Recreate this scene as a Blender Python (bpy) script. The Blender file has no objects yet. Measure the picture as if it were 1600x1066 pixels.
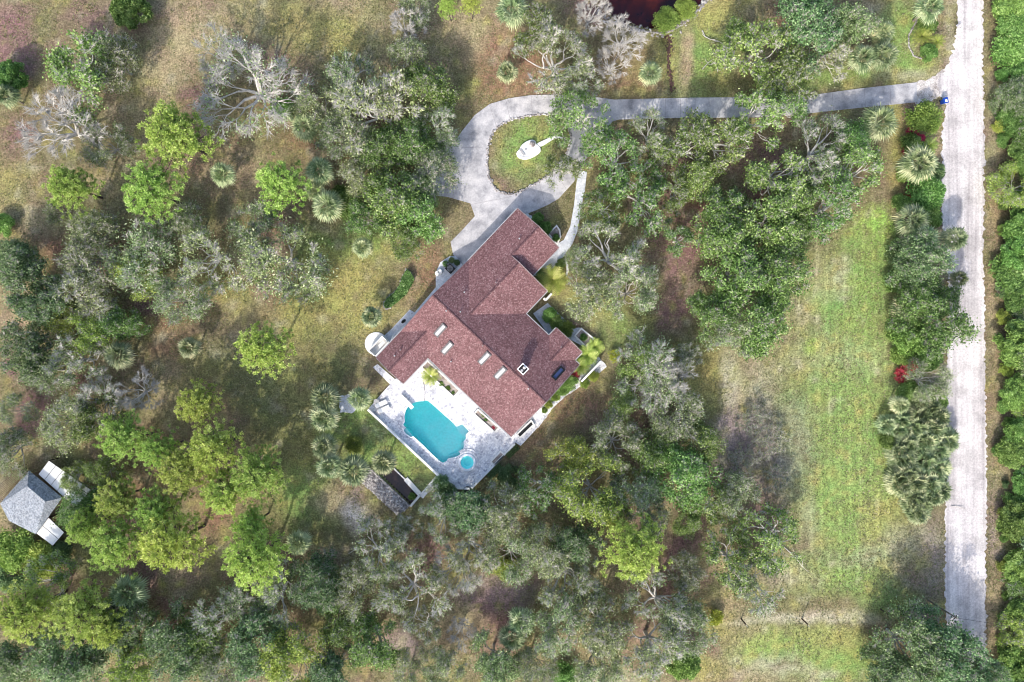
import bpy, math, random
import numpy as np
from mathutils import Vector, Matrix
from mathutils.geometry import tessellate_polygon

# ------------------------------------------------------------------ camera, sky, sun
H = 106.67
scene = bpy.context.scene
cam_d = bpy.data.cameras.new("camera")
cam_d.lens = 24.0
cam_d.sensor_width = 36.0
cam_d.clip_start = 0.5
cam_d.clip_end = 6000
cam = bpy.data.objects.new("camera", cam_d)
scene.collection.objects.link(cam)
cam.location = (0, 0, H)
cam.rotation_euler = (0, 0, 0)
scene.camera = cam

SUN_EL = math.radians(36)
SUN_DIR = Vector((-0.36, -0.93, 0)).normalized()          # towards the sun, on the ground
world = bpy.data.worlds.new("World")
scene.world = world
world.use_nodes = True
wn = world.node_tree
bg = wn.nodes["Background"]
sky = wn.nodes.new("ShaderNodeTexSky")
sky.sky_type = 'NISHITA'
sky.sun_disc = False
sky.sun_elevation = SUN_EL
sky.sun_rotation = math.atan2(SUN_DIR.x, SUN_DIR.y)
sky.air_density = 1.0
sky.dust_density = 3.0
sky.ozone_density = 0.9
wn.links.new(sky.outputs[0], bg.inputs[0])
bg.inputs[1].default_value = 0.15
sun_d = bpy.data.lights.new("sun", 'SUN')
sun_d.energy = 2.0
sun_d.angle = math.radians(0.8)
sun_d.color = (1.0, 0.95, 0.87)
sun = bpy.data.objects.new("sun", sun_d)
scene.collection.objects.link(sun)
sv = Vector((SUN_DIR.x * math.cos(SUN_EL), SUN_DIR.y * math.cos(SUN_EL), math.sin(SUN_EL)))
sun.rotation_euler = sv.to_track_quat('Z', 'Y').to_euler()
scene.view_settings.view_transform = 'Standard'
scene.view_settings.look = 'None'
scene.view_settings.exposure = 1.04
scene.view_settings.gamma = 1.0
scene.cycles.filter_width = 1.0
scene.cycles.max_bounces = 6
scene.cycles.transparent_max_bounces = 8

rng = np.random.default_rng(11)
random.seed(5)
col = scene.collection

# ------------------------------------------------------------------ helpers
def P(px, py, z=0.0):
    k = 0.1 * (1 - z / H)
    return Vector(((px - 800) * k, (533 - py) * k, z))

def PL(pts, z=0.0):
    return [P(x, y, z).to_2d() for x, y in pts]

def lin(c):
    return tuple(((v / 255) / 12.92 if v <= 10 else (((v / 255) + 0.055) / 1.055) ** 2.4) for v in c)

def inside(X, Y, poly):
    ins = np.zeros(X.shape, bool)
    n = len(poly)
    for i in range(n):
        x1, y1 = poly[i]; x2, y2 = poly[(i + 1) % n]
        if y1 == y2: continue
        c = ((y1 > Y) != (y2 > Y)) & (X < (x2 - x1) * (Y - y1) / (y2 - y1) + x1)
        ins ^= c
    return ins

def mesh_np(name, V, F, mats=(), tint=None, smooth=False, midx=None):
    """V (n,3); F list of int arrays, each (m,k)."""
    me = bpy.data.meshes.new(name)
    V = np.asarray(V, dtype=np.float32)
    me.vertices.add(len(V)); me.vertices.foreach_set("co", V.ravel())
    F = [np.asarray(f, dtype=np.int32) for f in F if len(f)]
    nl = sum(f.size for f in F); npoly = sum(len(f) for f in F)
    me.loops.add(nl); me.polygons.add(npoly)
    me.loops.foreach_set("vertex_index", np.concatenate([f.ravel() for f in F]))
    tot = np.concatenate([np.full(len(f), f.shape[1], dtype=np.int32) for f in F])
    st = np.concatenate([[0], np.cumsum(tot)[:-1]]).astype(np.int32)
    me.polygons.foreach_set("loop_start", st)
    me.polygons.foreach_set("loop_total", tot)
    if midx is not None: me.polygons.foreach_set("material_index", np.asarray(midx, dtype=np.int32))
    me.polygons.foreach_set("use_smooth", np.full(npoly, smooth))
    for m in mats: me.materials.append(m)
    me.update(calc_edges=True)
    if tint is not None:
        a = me.attributes.new("tint", 'FLOAT', 'POINT')
        a.data.foreach_set("value", np.asarray(tint, dtype=np.float32))
    return me

def link(name, data, parent=None, loc=(0, 0, 0), rz=0.0):
    o = bpy.data.objects.new(name, data)
    col.objects.link(o)
    if parent is not None: o.parent = parent
    o.location = loc
    o.rotation_euler = (0, 0, rz)
    return o

def tag(o, label=None, cat=None, group=None, kind=None):
    if label: o["label"] = label
    if cat: o["category"] = cat
    if group: o["group"] = group
    if kind: o["kind"] = kind
    return o

def thing(name, label, cat, loc=(0, 0, 0), rz=0.0, group=None):
    return tag(link(name, None, None, loc, rz), label, cat, group)

class MB:
    def __init__(s):
        s.v = []; s.f = []; s.m = []
    def add(s, vs, fs, m=0):
        o = len(s.v); s.v += [tuple(v) for v in vs]
        for f in fs: s.f.append([i + o for i in f]); s.m.append(m)
    def box(s, c, d, rz=0.0, m=0, ry=0.0, rx=0.0):
        M = Matrix.Translation(c) @ Matrix.Rotation(rz, 4, 'Z') @ Matrix.Rotation(ry, 4, 'Y') @ Matrix.Rotation(rx, 4, 'X')
        vs = [M @ Vector((x * d[0] / 2, y * d[1] / 2, z * d[2] / 2)) for x in (-1, 1) for y in (-1, 1) for z in (-1, 1)]
        s.add(vs, [(0, 1, 3, 2), (4, 6, 7, 5), (0, 4, 5, 1), (2, 3, 7, 6), (0, 2, 6, 4), (1, 5, 7, 3)], m)
        return s
    def prism(s, poly, z0, z1, holes=(), m=0, bottom=True, ms=None):
        rings = [list(poly)] + [list(h) for h in holes]
        tri = tessellate_polygon([[Vector((p[0], p[1], 0)) for p in r] for r in rings])
        fl = [p for r in rings for p in r]
        n = len(fl)
        vs = [(p[0], p[1], z1) for p in fl]
        def up(t):
            a, b, c = [Vector(fl[i][:2]) for i in t]
            return (b - a).cross(c - a) > 0
        tops = [t if up(t) else tuple(reversed(t)) for t in tri]
        s.add(vs, tops, m)
        if bottom: s.add([(p[0], p[1], z0) for p in fl], [tuple(reversed(t)) for t in tops], m)
        for r in rings:
            k = len(r)
            s.add([(p[0], p[1], z1) for p in r] + [(p[0], p[1], z0) for p in r],
                  [(i, (i + 1) % k, k + (i + 1) % k, k + i) for i in range(k)], m if ms is None else ms)
        return s
    def tube(s, pts, rad, n=6, m=0, cap=True):
        pts = [Vector(p) for p in pts]
        if not hasattr(rad, '__len__'): rad = [rad] * len(pts)
        vs = []
        for i, p in enumerate(pts):
            t = (pts[min(i + 1, len(pts) - 1)] - pts[max(i - 1, 0)]).normalized()
            u = t.orthogonal().normalized() if i == 0 else (u - t * u.dot(t)).normalized()
            w = t.cross(u)
            for j in range(n):
                a = 2 * math.pi * j / n
                vs.append(p + (u * math.cos(a) + w * math.sin(a)) * rad[i])
        fs = [(i * n + j, i * n + (j + 1) % n, (i + 1) * n + (j + 1) % n, (i + 1) * n + j) for i in range(len(pts) - 1) for j in range(n)]
        if cap: fs += [tuple(reversed(range(n))), tuple(range((len(pts) - 1) * n, len(pts) * n))]
        s.add(vs, fs, m); return s
    def lathe(s, prof, c=(0, 0, 0), n=24, m=0, a0=0.0, a1=2 * math.pi, squash=1.0, rz=0.0):
        full = abs(a1 - a0 - 2 * math.pi) < 1e-6
        k = n if full else n + 1
        vs = []
        for r, z in prof:
            for j in range(k):
                a = a0 + (a1 - a0) * j / n
                x, y = r * math.cos(a), r * math.sin(a) * squash
                vs.append((c[0] + x * math.cos(rz) - y * math.sin(rz), c[1] + x * math.sin(rz) + y * math.cos(rz), c[2] + z))
        fs = []
        for i in range(len(prof) - 1):
            for j in range(n):
                j2 = (j + 1) % k
                fs.append((i * k + j, i * k + j2, (i + 1) * k + j2, (i + 1) * k + j))
        s.add(vs, fs, m); return s
    def mesh(s, name, mats, smooth=False):
        me = bpy.data.meshes.new(name)
        me.from_pydata(s.v, [], s.f)
        for m in (mats if isinstance(mats, (list, tuple)) else [mats]): me.materials.append(m)
        me.polygons.foreach_set("material_index", s.m)
        me.polygons.foreach_set("use_smooth", [smooth] * len(s.f))
        me.validate(); me.update()
        return me
    def build(s, name, mats, parent=None, smooth=False, loc=(0, 0, 0), rz=0.0):
        return link(name, s.mesh(name, mats, smooth), parent, loc, rz)

# ------------------------------------------------------------------ materials
class N:
    def __init__(s, name):
        s.mat = bpy.data.materials.new(name); s.mat.use_nodes = True
        s.t = s.mat.node_tree; s.b = s.t.nodes["Principled BSDF"]; s.out = s.t.nodes["Material Output"]
        s.b.inputs["Roughness"].default_value = 0.85
        s.b.inputs["Specular IOR Level"].default_value = 0.25
    def n(s, typ, **kw):
        x = s.t.nodes.new(typ)
        for k, v in kw.items():
            if k.startswith('_'): x.inputs[k[1:]].default_value = v
            else: setattr(x, k, v)
        return x
    def l(s, a, b): s.t.links.new(a, b)
    def coord(s):
        return s.n("ShaderNodeTexCoord").outputs["Object"]
    def noise(s, scale, detail=3, rough=0.6, vec=None, dist=0.0):
        x = s.n("ShaderNodeTexNoise"); x.inputs["Scale"].default_value = scale
        x.inputs["Detail"].default_value = detail; x.inputs["Roughness"].default_value = rough
        x.inputs["Distortion"].default_value = dist
        s.l(vec if vec is not None else s.coord(), x.inputs["Vector"]); return x.outputs[0]
    def voro(s, scale, vec=None, feature='F1', out=0):
        x = s.n("ShaderNodeTexVoronoi"); x.feature = feature; x.inputs["Scale"].default_value = scale
        s.l(vec if vec is not None else s.coord(), x.inputs["Vector"]); return x.outputs[out]
    def ramp(s, fac, stops, interp='LINEAR'):
        x = s.n("ShaderNodeValToRGB"); cr = x.color_ramp; cr.interpolation = interp
        while len(cr.elements) < len(stops): cr.elements.new(0.5)
        for e, (p, c) in zip(cr.elements, stops):
            e.position = p; e.color = (c, c, c, 1) if isinstance(c, (int, float)) else (*c[:3], 1)
        s.l(fac, x.inputs[0]); return x.outputs[0]
    def mix(s, a, b, fac, blend='MIX'):
        x = s.n("ShaderNodeMix"); x.data_type = 'RGBA'; x.blend_type = blend
        for sock, v in ((x.inputs[0], fac), (x.inputs[6], a), (x.inputs[7], b)):
            if hasattr(v, 'is_output') or hasattr(v, 'links'): s.l(v, sock)
            else: sock.default_value = v if isinstance(v, (int, float)) else (*v[:3], 1)
        return x.outputs[2]
    def base(s, c):
        if isinstance(c, (tuple, list)): s.b.inputs["Base Color"].default_value = (*c[:3], 1)
        else: s.l(c, s.b.inputs["Base Color"])
        return s
    def bump(s, h, strength=0.5, dist=0.05):
        x = s.n("ShaderNodeBump"); x.inputs["Strength"].default_value = strength; x.inputs["Distance"].default_value = dist
        s.l(h, x.inputs["Height"]); s.l(x.outputs[0], s.b.inputs["Normal"]); return s

def mottled(name, cols, scale=3.0, detail=5, rough=0.85, grain=12.0, grain_amt=0.35, bump=0.3, spec=0.2):
    k = N(name)
    n1 = k.noise(scale, detail)
    st = [(0.3 + 0.4 * i / (len(cols) - 1), c) for i, c in enumerate(cols)] if len(cols) > 1 else [(0, cols[0]), (1, cols[0])]
    c = k.ramp(n1, st)
    g = k.noise(grain, 2, 0.7)
    gr = k.ramp(g, [(0.3, 1 - grain_amt), (0.7, 1 + grain_amt * 0.6)])
    k.base(k.mix(c, gr, 1.0, 'MULTIPLY'))
    k.b.inputs["Roughness"].default_value = rough
    k.b.inputs["Specular IOR Level"].default_value = spec
    if bump: k.bump(g, bump, 0.03)
    return k.mat

def leafmat(name, stops, transl=0.22, var=0.25, rough=0.55, spec=0.3):
    k = N(name)
    a = k.n("ShaderNodeAttribute", attribute_name="tint")
    c = k.ramp(a.outputs["Fac"], stops)
    oi = k.n("ShaderNodeObjectInfo")
    hs = k.n("ShaderNodeHueSaturation")
    mp = k.n("ShaderNodeMapRange"); mp.inputs[3].default_value = 1 - var; mp.inputs[4].default_value = 1 + var
    k.l(oi.outputs["Random"], mp.inputs[0]); k.l(mp.outputs[0], hs.inputs["Value"])
    mul = k.n("ShaderNodeMath", operation='MULTIPLY'); mul.inputs[1].default_value = 7.31
    fr = k.n("ShaderNodeMath", operation='FRACT')
    k.l(oi.outputs["Random"], mul.inputs[0]); k.l(mul.outputs[0], fr.inputs[0])
    mh = k.n("ShaderNodeMapRange"); mh.inputs[3].default_value = 0.478; mh.inputs[4].default_value = 0.522
    k.l(fr.outputs[0], mh.inputs[0]); k.l(mh.outputs[0], hs.inputs["Hue"])
    k.l(c, hs.inputs["Color"])
    k.base(hs.outputs[0])
    k.b.inputs["Roughness"].default_value = rough
    k.b.inputs["Specular IOR Level"].default_value = spec
    tr = k.n("ShaderNodeBsdfTranslucent"); k.l(hs.outputs[0], tr.inputs[0])
    ms = k.n("ShaderNodeMixShader"); ms.inputs[0].default_value = transl
    k.l(k.b.outputs[0], ms.inputs[1]); k.l(tr.outputs[0], ms.inputs[2]); k.l(ms.outputs[0], k.out.inputs[0])
    return k.mat

M = {}
M['concrete'] = mottled('concrete', [lin((132, 132, 136)), lin((182, 180, 182)), lin((208, 205, 204))], 0.45, 8, grain=5, grain_amt=0.16)
M['concrete_joint'] = mottled('concrete_joint', [lin((140, 136, 138)), lin((150, 146, 148))], 3)
M['walk'] = mottled('walk', [lin((185, 190, 198)), lin((222, 224, 228))], 1.2, 5, grain=4, grain_amt=0.2)
M['white_paint'] = mottled('white_paint', [(0.72, 0.72, 0.70), (0.84, 0.84, 0.82)], 1.5, grain=8, grain_amt=0.06, rough=0.6)
M['white_wall'] = mottled('white_wall', [(0.68, 0.67, 0.63), (0.80, 0.79, 0.76)], 0.8, grain=14, grain_amt=0.08)
M['dark'] = mottled('dark', [(0.015, 0.015, 0.016), (0.03, 0.03, 0.03)], 4, rough=0.5)
M['metal'] = mottled('metal', [(0.35, 0.35, 0.36), (0.45, 0.45, 0.45)], 4, rough=0.4)
M['trim'] = mottled('trim', [lin((128, 112, 112)), lin((165, 152, 150))], 3)
M['wood'] = mottled('wood', [lin((110, 95, 80)), lin((150, 135, 115))], 4)
M['post_wood'] = mottled('post_wood', [lin((60, 50, 45)), lin((85, 75, 68))], 4)
M['stone'] = mottled('stone', [lin((95, 90, 92)), lin((155, 150, 148)), lin((215, 212, 208))], 2.2, 4, grain=5, grain_amt=0.5)
M['mulch'] = mottled('mulch', [lin((70, 52, 48)), lin((110, 88, 80))], 3, grain=9, grain_amt=0.5)
M['soil'] = mottled('soil', [lin((120, 105, 95)), lin((190, 180, 172))], 1.2, grain=6, grain_amt=0.4)

def deck_mat():
    k = N('flagstone')
    co = k.coord()
    v = k.voro(3.0, co, 'F1', 1)                 # a colour per stone
    bw = k.n("ShaderNodeSeparateColor"); k.l(v, bw.inputs[0])
    st = k.ramp(bw.outputs[0], [(0.0, lin((176, 176, 184))), (0.12, lin((208, 208, 214))), (0.5, lin((232, 231, 232))), (1, lin((246, 244, 242)))])
    e = k.voro(3.0, co, 'DISTANCE_TO_EDGE', 0)
    j = k.ramp(e, [(0.0, lin((178, 178, 184))), (0.05, (1, 1, 1))])
    c = k.mix(st, j, 0.7, 'MULTIPLY')
    sp = k.voro(2.6, co, 'F1', 0)
    spots = k.ramp(sp, [(0.10, lin((120, 118, 128))), (0.17, (1, 1, 1))])
    c = k.mix(c, spots, 0.8, 'MULTIPLY')
    big = k.ramp(k.noise(0.25, 4), [(0.35, 0.82), (0.6, 1.0)])
    c = k.mix(c, big, 1.0, 'MULTIPLY')
    g = k.noise(5, 3)
    c = k.mix(c, k.ramp(g, [(0.3, 0.8), (0.6, 1.05)]), 1.0, 'MULTIPLY')
    k.base(c); k.bump(g, 0.3, 0.02); k.b.inputs["Roughness"].default_value = 0.75
    return k.mat
M['deck'] = deck_mat()

def roof_mat(name, dark, mid, light, fleck):
    k = N(name)
    co = k.coord()
    w = k.voro(7.0, co, 'F1', 1)
    bw = k.n("ShaderNodeSeparateColor"); k.l(w, bw.inputs[0])
    c = k.ramp(bw.outputs[0], [(0, dark), (0.45, mid), (0.8, light), (1.0, fleck)])
    c = k.mix(c, k.ramp(k.noise(0.35, 6), [(0.3, 0.80), (0.7, 1.1)]), 1.0, 'MULTIPLY')
    g = k.noise(9, 2)
    c = k.mix(c, k.ramp(g, [(0.3, 0.8), (0.7, 1.15)]), 1.0, 'MULTIPLY')
    k.base(c); k.bump(w, 0.35, 0.02); k.b.inputs["Roughness"].default_value = 0.9
    return k.mat
M['shingle'] = roof_mat('shingle', lin((98, 68, 69)), lin((118, 86, 87)), lin((131, 98, 99)), lin((154, 126, 126)))
M['shingle_cap'] = roof_mat('shingle_cap', lin((74, 50, 54)), lin((92, 66, 70)), lin((104, 76, 79)), lin((120, 94, 96)))
M['grey_shingle'] = roof_mat('grey_shingle', lin((105, 112, 122)), lin((140, 147, 156)), lin((160, 166, 174)), lin((175, 178, 182)))

def glass_mat(name, c, rough=0.08):
    k = N(name); k.base(c); k.b.inputs["Roughness"].default_value = rough; k.b.inputs["Specular IOR Level"].default_value = 0.6
    return k.mat
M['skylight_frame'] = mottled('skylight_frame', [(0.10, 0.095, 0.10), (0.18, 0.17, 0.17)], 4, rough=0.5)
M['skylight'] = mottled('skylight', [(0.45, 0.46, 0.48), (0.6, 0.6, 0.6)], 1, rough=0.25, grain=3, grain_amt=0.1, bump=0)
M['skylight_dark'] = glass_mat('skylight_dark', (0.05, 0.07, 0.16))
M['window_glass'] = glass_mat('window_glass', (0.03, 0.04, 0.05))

def water_mat(name, tint, rough=0.03, bump=0.15):
    k = N(name)
    tr = k.n("ShaderNodeBsdfTransparent"); tr.inputs[0].default_value = (*tint, 1)
    gl = k.n("ShaderNodeBsdfGlossy"); gl.inputs["Roughness"].default_value = rough
    fr = k.n("ShaderNodeFresnel"); fr.inputs[0].default_value = 1.33
    nz = k.noise(2.5, 3)
    b = k.n("ShaderNodeBump"); b.inputs["Strength"].default_value = bump; b.inputs["Distance"].default_value = 0.05
    k.l(nz, b.inputs["Height"]); k.l(b.outputs[0], gl.inputs["Normal"]); k.l(b.outputs[0], fr.inputs["Normal"])
    ms = k.n("ShaderNodeMixShader"); k.l(fr.outputs[0], ms.inputs[0]); k.l(tr.outputs[0], ms.inputs[1]); k.l(gl.outputs[0], ms.inputs[2])
    k.l(ms.outputs[0], k.out.inputs[0])
    return k.mat
M['pool_water'] = water_mat('pool_water', (0.40, 0.93, 0.93))
M['spa_water'] = water_mat('spa_water', (0.62, 0.95, 0.94))
M['plaster'] = mottled('plaster', [(0.40, 1.0, 0.98), (0.60, 1.0, 0.99)], 0.8, 4, grain=3, grain_amt=0.08, bump=0.1)
M['coping'] = mottled('coping', [lin((205, 215, 222)), lin((240, 242, 244))], 1.5, grain=5, grain_amt=0.12)

def add_absorb(m, c, d):
    t = m.node_tree; v = t.nodes.new("ShaderNodeVolumeAbsorption"); v.inputs[0].default_value = (*c, 1); v.inputs[1].default_value = d
    t.links.new(v.outputs[0], t.nodes["Material Output"].inputs["Volume"])
M['pool_water'] = water_mat('pool_water', (0.97, 1.0, 1.0)); add_absorb(M['pool_water'], (0.0, 1.0, 0.97), 0.24)
M['spa_water'] = water_mat('spa_water', (0.66, 0.985, 0.97))
def dark_water(name, stops, scale=0.25):
    k = N(name); k.base(k.ramp(k.noise(scale, 4), stops)); k.b.inputs["Roughness"].default_value = 0.06
    k.b.inputs["Specular IOR Level"].default_value = 0.4
    k.bump(k.noise(3, 2), 0.1, 0.03); return k.mat
M['pond_water'] = dark_water('pond_water', [(0.35, (0.008, 0.004, 0.010)), (0.55, (0.04, 0.006, 0.006)), (0.7, (0.10, 0.016, 0.008))], 0.13)
M['lagoon_water'] = dark_water('lagoon_water', [(0.35, (0.022, 0.018, 0.02)), (0.6, (0.06, 0.035, 0.028)), (0.75, (0.10, 0.05, 0.02))], 0.7)

def road_mat():
    k = N('shell_road')
    co = k.coord()
    mp = k.n("ShaderNodeMapping"); mp.inputs["Scale"].default_value = (1.0, 0.04, 1.0); k.l(co, mp.inputs[0])
    tr = k.noise(0.9, 4, 0.6, mp.outputs[0])
    c = k.ramp(tr, [(0.35, lin((182, 175, 174))), (0.5, lin((210, 203, 201))), (0.65, lin((226, 220, 217)))])
    c = k.mix(c, k.ramp(k.noise(0.3, 6), [(0.36, 0.74), (0.55, 1.0)]), 1.0, 'MULTIPLY')
    g = k.noise(3.5, 5, 0.85)
    c = k.mix(c, k.ramp(g, [(0.34, 0.66), (0.62, 1.12)]), 1.0, 'MULTIPLY')
    k.base(c); k.bump(g, 0.5, 0.04); return k.mat
M['road'] = road_mat()
M['gravel'] = mottled('gravel', [lin((150, 140, 135)), lin((200, 192, 186)), lin((225, 220, 216))], 0.9, 5, grain=6, grain_amt=0.45)

def ground_mat():
    k = N('ground_cover_soil')
    a = k.n("ShaderNodeAttribute", attribute_name="gcol")
    c = a.outputs["Color"]
    g1 = k.noise(3.2, 5, 0.85)
    g2 = k.noise(1.1, 5, 0.65)
    g3 = k.noise(0.25, 4, 0.6)
    c = k.mix(c, k.ramp(g1, [(0.34, 0.42), (0.5, 1.0), (0.66, 1.7)]), 1.0, 'MULTIPLY')
    c = k.mix(c, k.ramp(g2, [(0.3, 0.72), (0.7, 1.3)]), 1.0, 'MULTIPLY')
    hv = k.n("ShaderNodeHueSaturation"); mr = k.n("ShaderNodeMapRange")
    mr.inputs[1].default_value = 0.3; mr.inputs[2].default_value = 0.7; mr.inputs[3].default_value = 0.475; mr.inputs[4].default_value = 0.525
    k.l(g3, mr.inputs[0]); k.l(mr.outputs[0], hv.inputs["Hue"]); k.l(c, hv.inputs["Color"])
    k.base(hv.outputs[0]); k.b.inputs["Roughness"].default_value = 0.95; k.b.inputs["Specular IOR Level"].default_value = 0.1
    k.bump(g1, 0.6, 0.08)
    return k.mat
M['ground'] = ground_mat()

M['leaf_moss'] = leafmat('leaf_moss', [(0, (0.05, 0.075, 0.025)), (0.35, (0.20, 0.275, 0.10)), (0.7, (0.40, 0.48, 0.24)), (1, (0.74, 0.78, 0.54))], 0.38)
M['leaf_oak'] = leafmat('leaf_oak', [(0, (0.035, 0.07, 0.014)), (0.35, (0.16, 0.27, 0.06)), (0.7, (0.33, 0.48, 0.15)), (1, (0.60, 0.70, 0.34))], 0.38)
M['leaf_lime'] = leafmat('leaf_lime', [(0, (0.08, 0.12, 0.025)), (0.4, (0.27, 0.37, 0.07)), (0.75, (0.44, 0.53, 0.13)), (1, (0.62, 0.64, 0.24))], 0.3)
M['leaf_shrub'] = leafmat('leaf_shrub', [(0, (0.03, 0.055, 0.014)), (0.35, (0.14, 0.26, 0.055)), (0.7, (0.32, 0.50, 0.14)), (1, (0.58, 0.70, 0.32))], 0.36)
M['leaf_blue'] = leafmat('leaf_blue', [(0, (0.035, 0.07, 0.025)), (0.35, (0.14, 0.24, 0.09)), (0.7, (0.29, 0.42, 0.19)), (1, (0.54, 0.62, 0.38))], 0.38)
M['leaf_pine'] = leafmat('leaf_pine', [(0, (0.06, 0.11, 0.02)), (0.4, (0.30, 0.43, 0.08)), (0.75, (0.56, 0.69, 0.19)), (1, (0.80, 0.86, 0.38))], 0.36, var=0.12)
M['leaf_palm'] = leafmat('leaf_palm', [(0, (0.05, 0.085, 0.035)), (0.45, (0.20, 0.27, 0.12)), (0.8, (0.46, 0.50, 0.29)), (1, (0.62, 0.58, 0.32))], 0.2)
M['leaf_yellow'] = leafmat('leaf_yellow', [(0, (0.14, 0.16, 0.02)), (0.5, (0.36, 0.38, 0.04)), (1, (0.60, 0.58, 0.12))])
M['leaf_red'] = leafmat('leaf_red', [(0, (0.16, 0.05, 0.04)), (0.5, (0.62, 0.06, 0.10)), (1, (0.85, 0.22, 0.28))], 0.35)
M['grass_tuft'] = leafmat('grass_tuft', [(0, (0.09, 0.10, 0.03)), (0.5, (0.24, 0.27, 0.10)), (1, (0.48, 0.42, 0.28))])
M['bark_grey'] = mottled('bark_grey', [(0.30, 0.27, 0.24), (0.48, 0.45, 0.41), (0.64, 0.61, 0.56)], 2.5, 4, grain=9, grain_amt=0.35, bump=0.6)
M['bark_pale'] = mottled('bark_pale', [(0.42, 0.40, 0.37), (0.64, 0.61, 0.57)], 2.5, 4, grain=9, grain_amt=0.3, bump=0.6)
M['bark_pine'] = mottled('bark_pine', [(0.06, 0.045, 0.04), (0.15, 0.11, 0.10)], 3, 4, grain=8, grain_amt=0.4, bump=0.8)
M['bark_palm'] = mottled('bark_palm', [(0.12, 0.10, 0.08), (0.24, 0.21, 0.18)], 4, 4, grain=9, grain_amt=0.4, bump=0.8)

# ------------------------------------------------------------------ vegetation builders (numpy)
def cones(B, T, r):
    """thin three-sided spikes from B to T (n,3) with base radius r"""
    n = len(B); D = T - B
    D /= np.linalg.norm(D, axis=1, keepdims=True) + 1e-9
    A = np.where(np.abs(D[:, 2:3]) < 0.9, np.array([[0, 0, 1.0]]), np.array([[1.0, 0, 0]]))
    U = np.cross(D, A); U /= np.linalg.norm(U, axis=1, keepdims=True)
    W = np.cross(D, U)
    r = np.broadcast_to(np.asarray(r, float), (n,))[:, None]
    V = np.empty((n, 4, 3))
    for j in range(3):
        a = 2 * math.pi * j / 3
        V[:, j] = B + (U * math.cos(a) + W * math.sin(a)) * r
    V[:, 3] = T
    i = np.arange(n)[:, None] * 4
    F = np.concatenate([i + np.array([[0, 1, 3]]), i + np.array([[1, 2, 3]]), i + np.array([[2, 0, 3]])])
    return V.reshape(-1, 3), F

def leaves(C, size, up=0.9, aspect=0.6, r=rng, along=None):
    n = len(C)
    Nn = r.normal(size=(n, 3)); Nn /= np.linalg.norm(Nn, axis=1, keepdims=True)
    Nn[:, 2] += up; Nn /= np.linalg.norm(Nn, axis=1, keepdims=True)
    A = r.normal(size=(n, 3)); U = np.cross(Nn, A); U /= np.linalg.norm(U, axis=1, keepdims=True)
    if along is not None:
        U = along + r.normal(size=(n, 3)) * 0.45; U -= Nn * np.sum(U * Nn, 1, keepdims=True); U /= np.linalg.norm(U, axis=1, keepdims=True)
    W = np.cross(Nn, U)
    s = (size[0] + (size[1] - size[0]) * r.random(n))[:, None]
    V = np.empty((n, 4, 3))
    V[:, 0] = C - U * s; V[:, 1] = C + W * s * aspect; V[:, 2] = C + U * s; V[:, 3] = C - W * s * aspect
    F = np.arange(n * 4).reshape(n, 4)
    return V.reshape(-1, 3), F

def poly_tube(V, F, pts, rad, n=5):
    """append a tapered tube to lists"""
    mb = MB(); mb.tube(pts, rad, n, cap=False)
    o = sum(len(v) for v in V)
    V.append(np.array([tuple(v) for v in mb.v])); F.append(np.array(mb.f) + o)

def curve(a, b, k, wob, r, sag=0.0):
    a = np.array(a, float); b = np.array(b, float)
    t = np.linspace(0, 1, k)[:, None]
    L = np.linalg.norm(b - a)
    p = a * (1 - t) + b * t
    off = r.normal(size=(k, 3)) * wob * L * np.sin(np.pi * t)
    p = p + off
    p[:, 2] += np.sin(np.pi * t[:, 0]) * sag * L
    return p

def sines(r, amp=1.0):
    ph = r.random((5, 3)) * 6.28; fr = r.uniform(0.5, 1.3, 5); th = r.random(5) * 6.28
    return lambda x, y: sum(math.sin((x * math.cos(th[i]) + y * math.sin(th[i])) * fr[i] + ph[i, 0]) for i in range(5)) / 5 * amp

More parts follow.
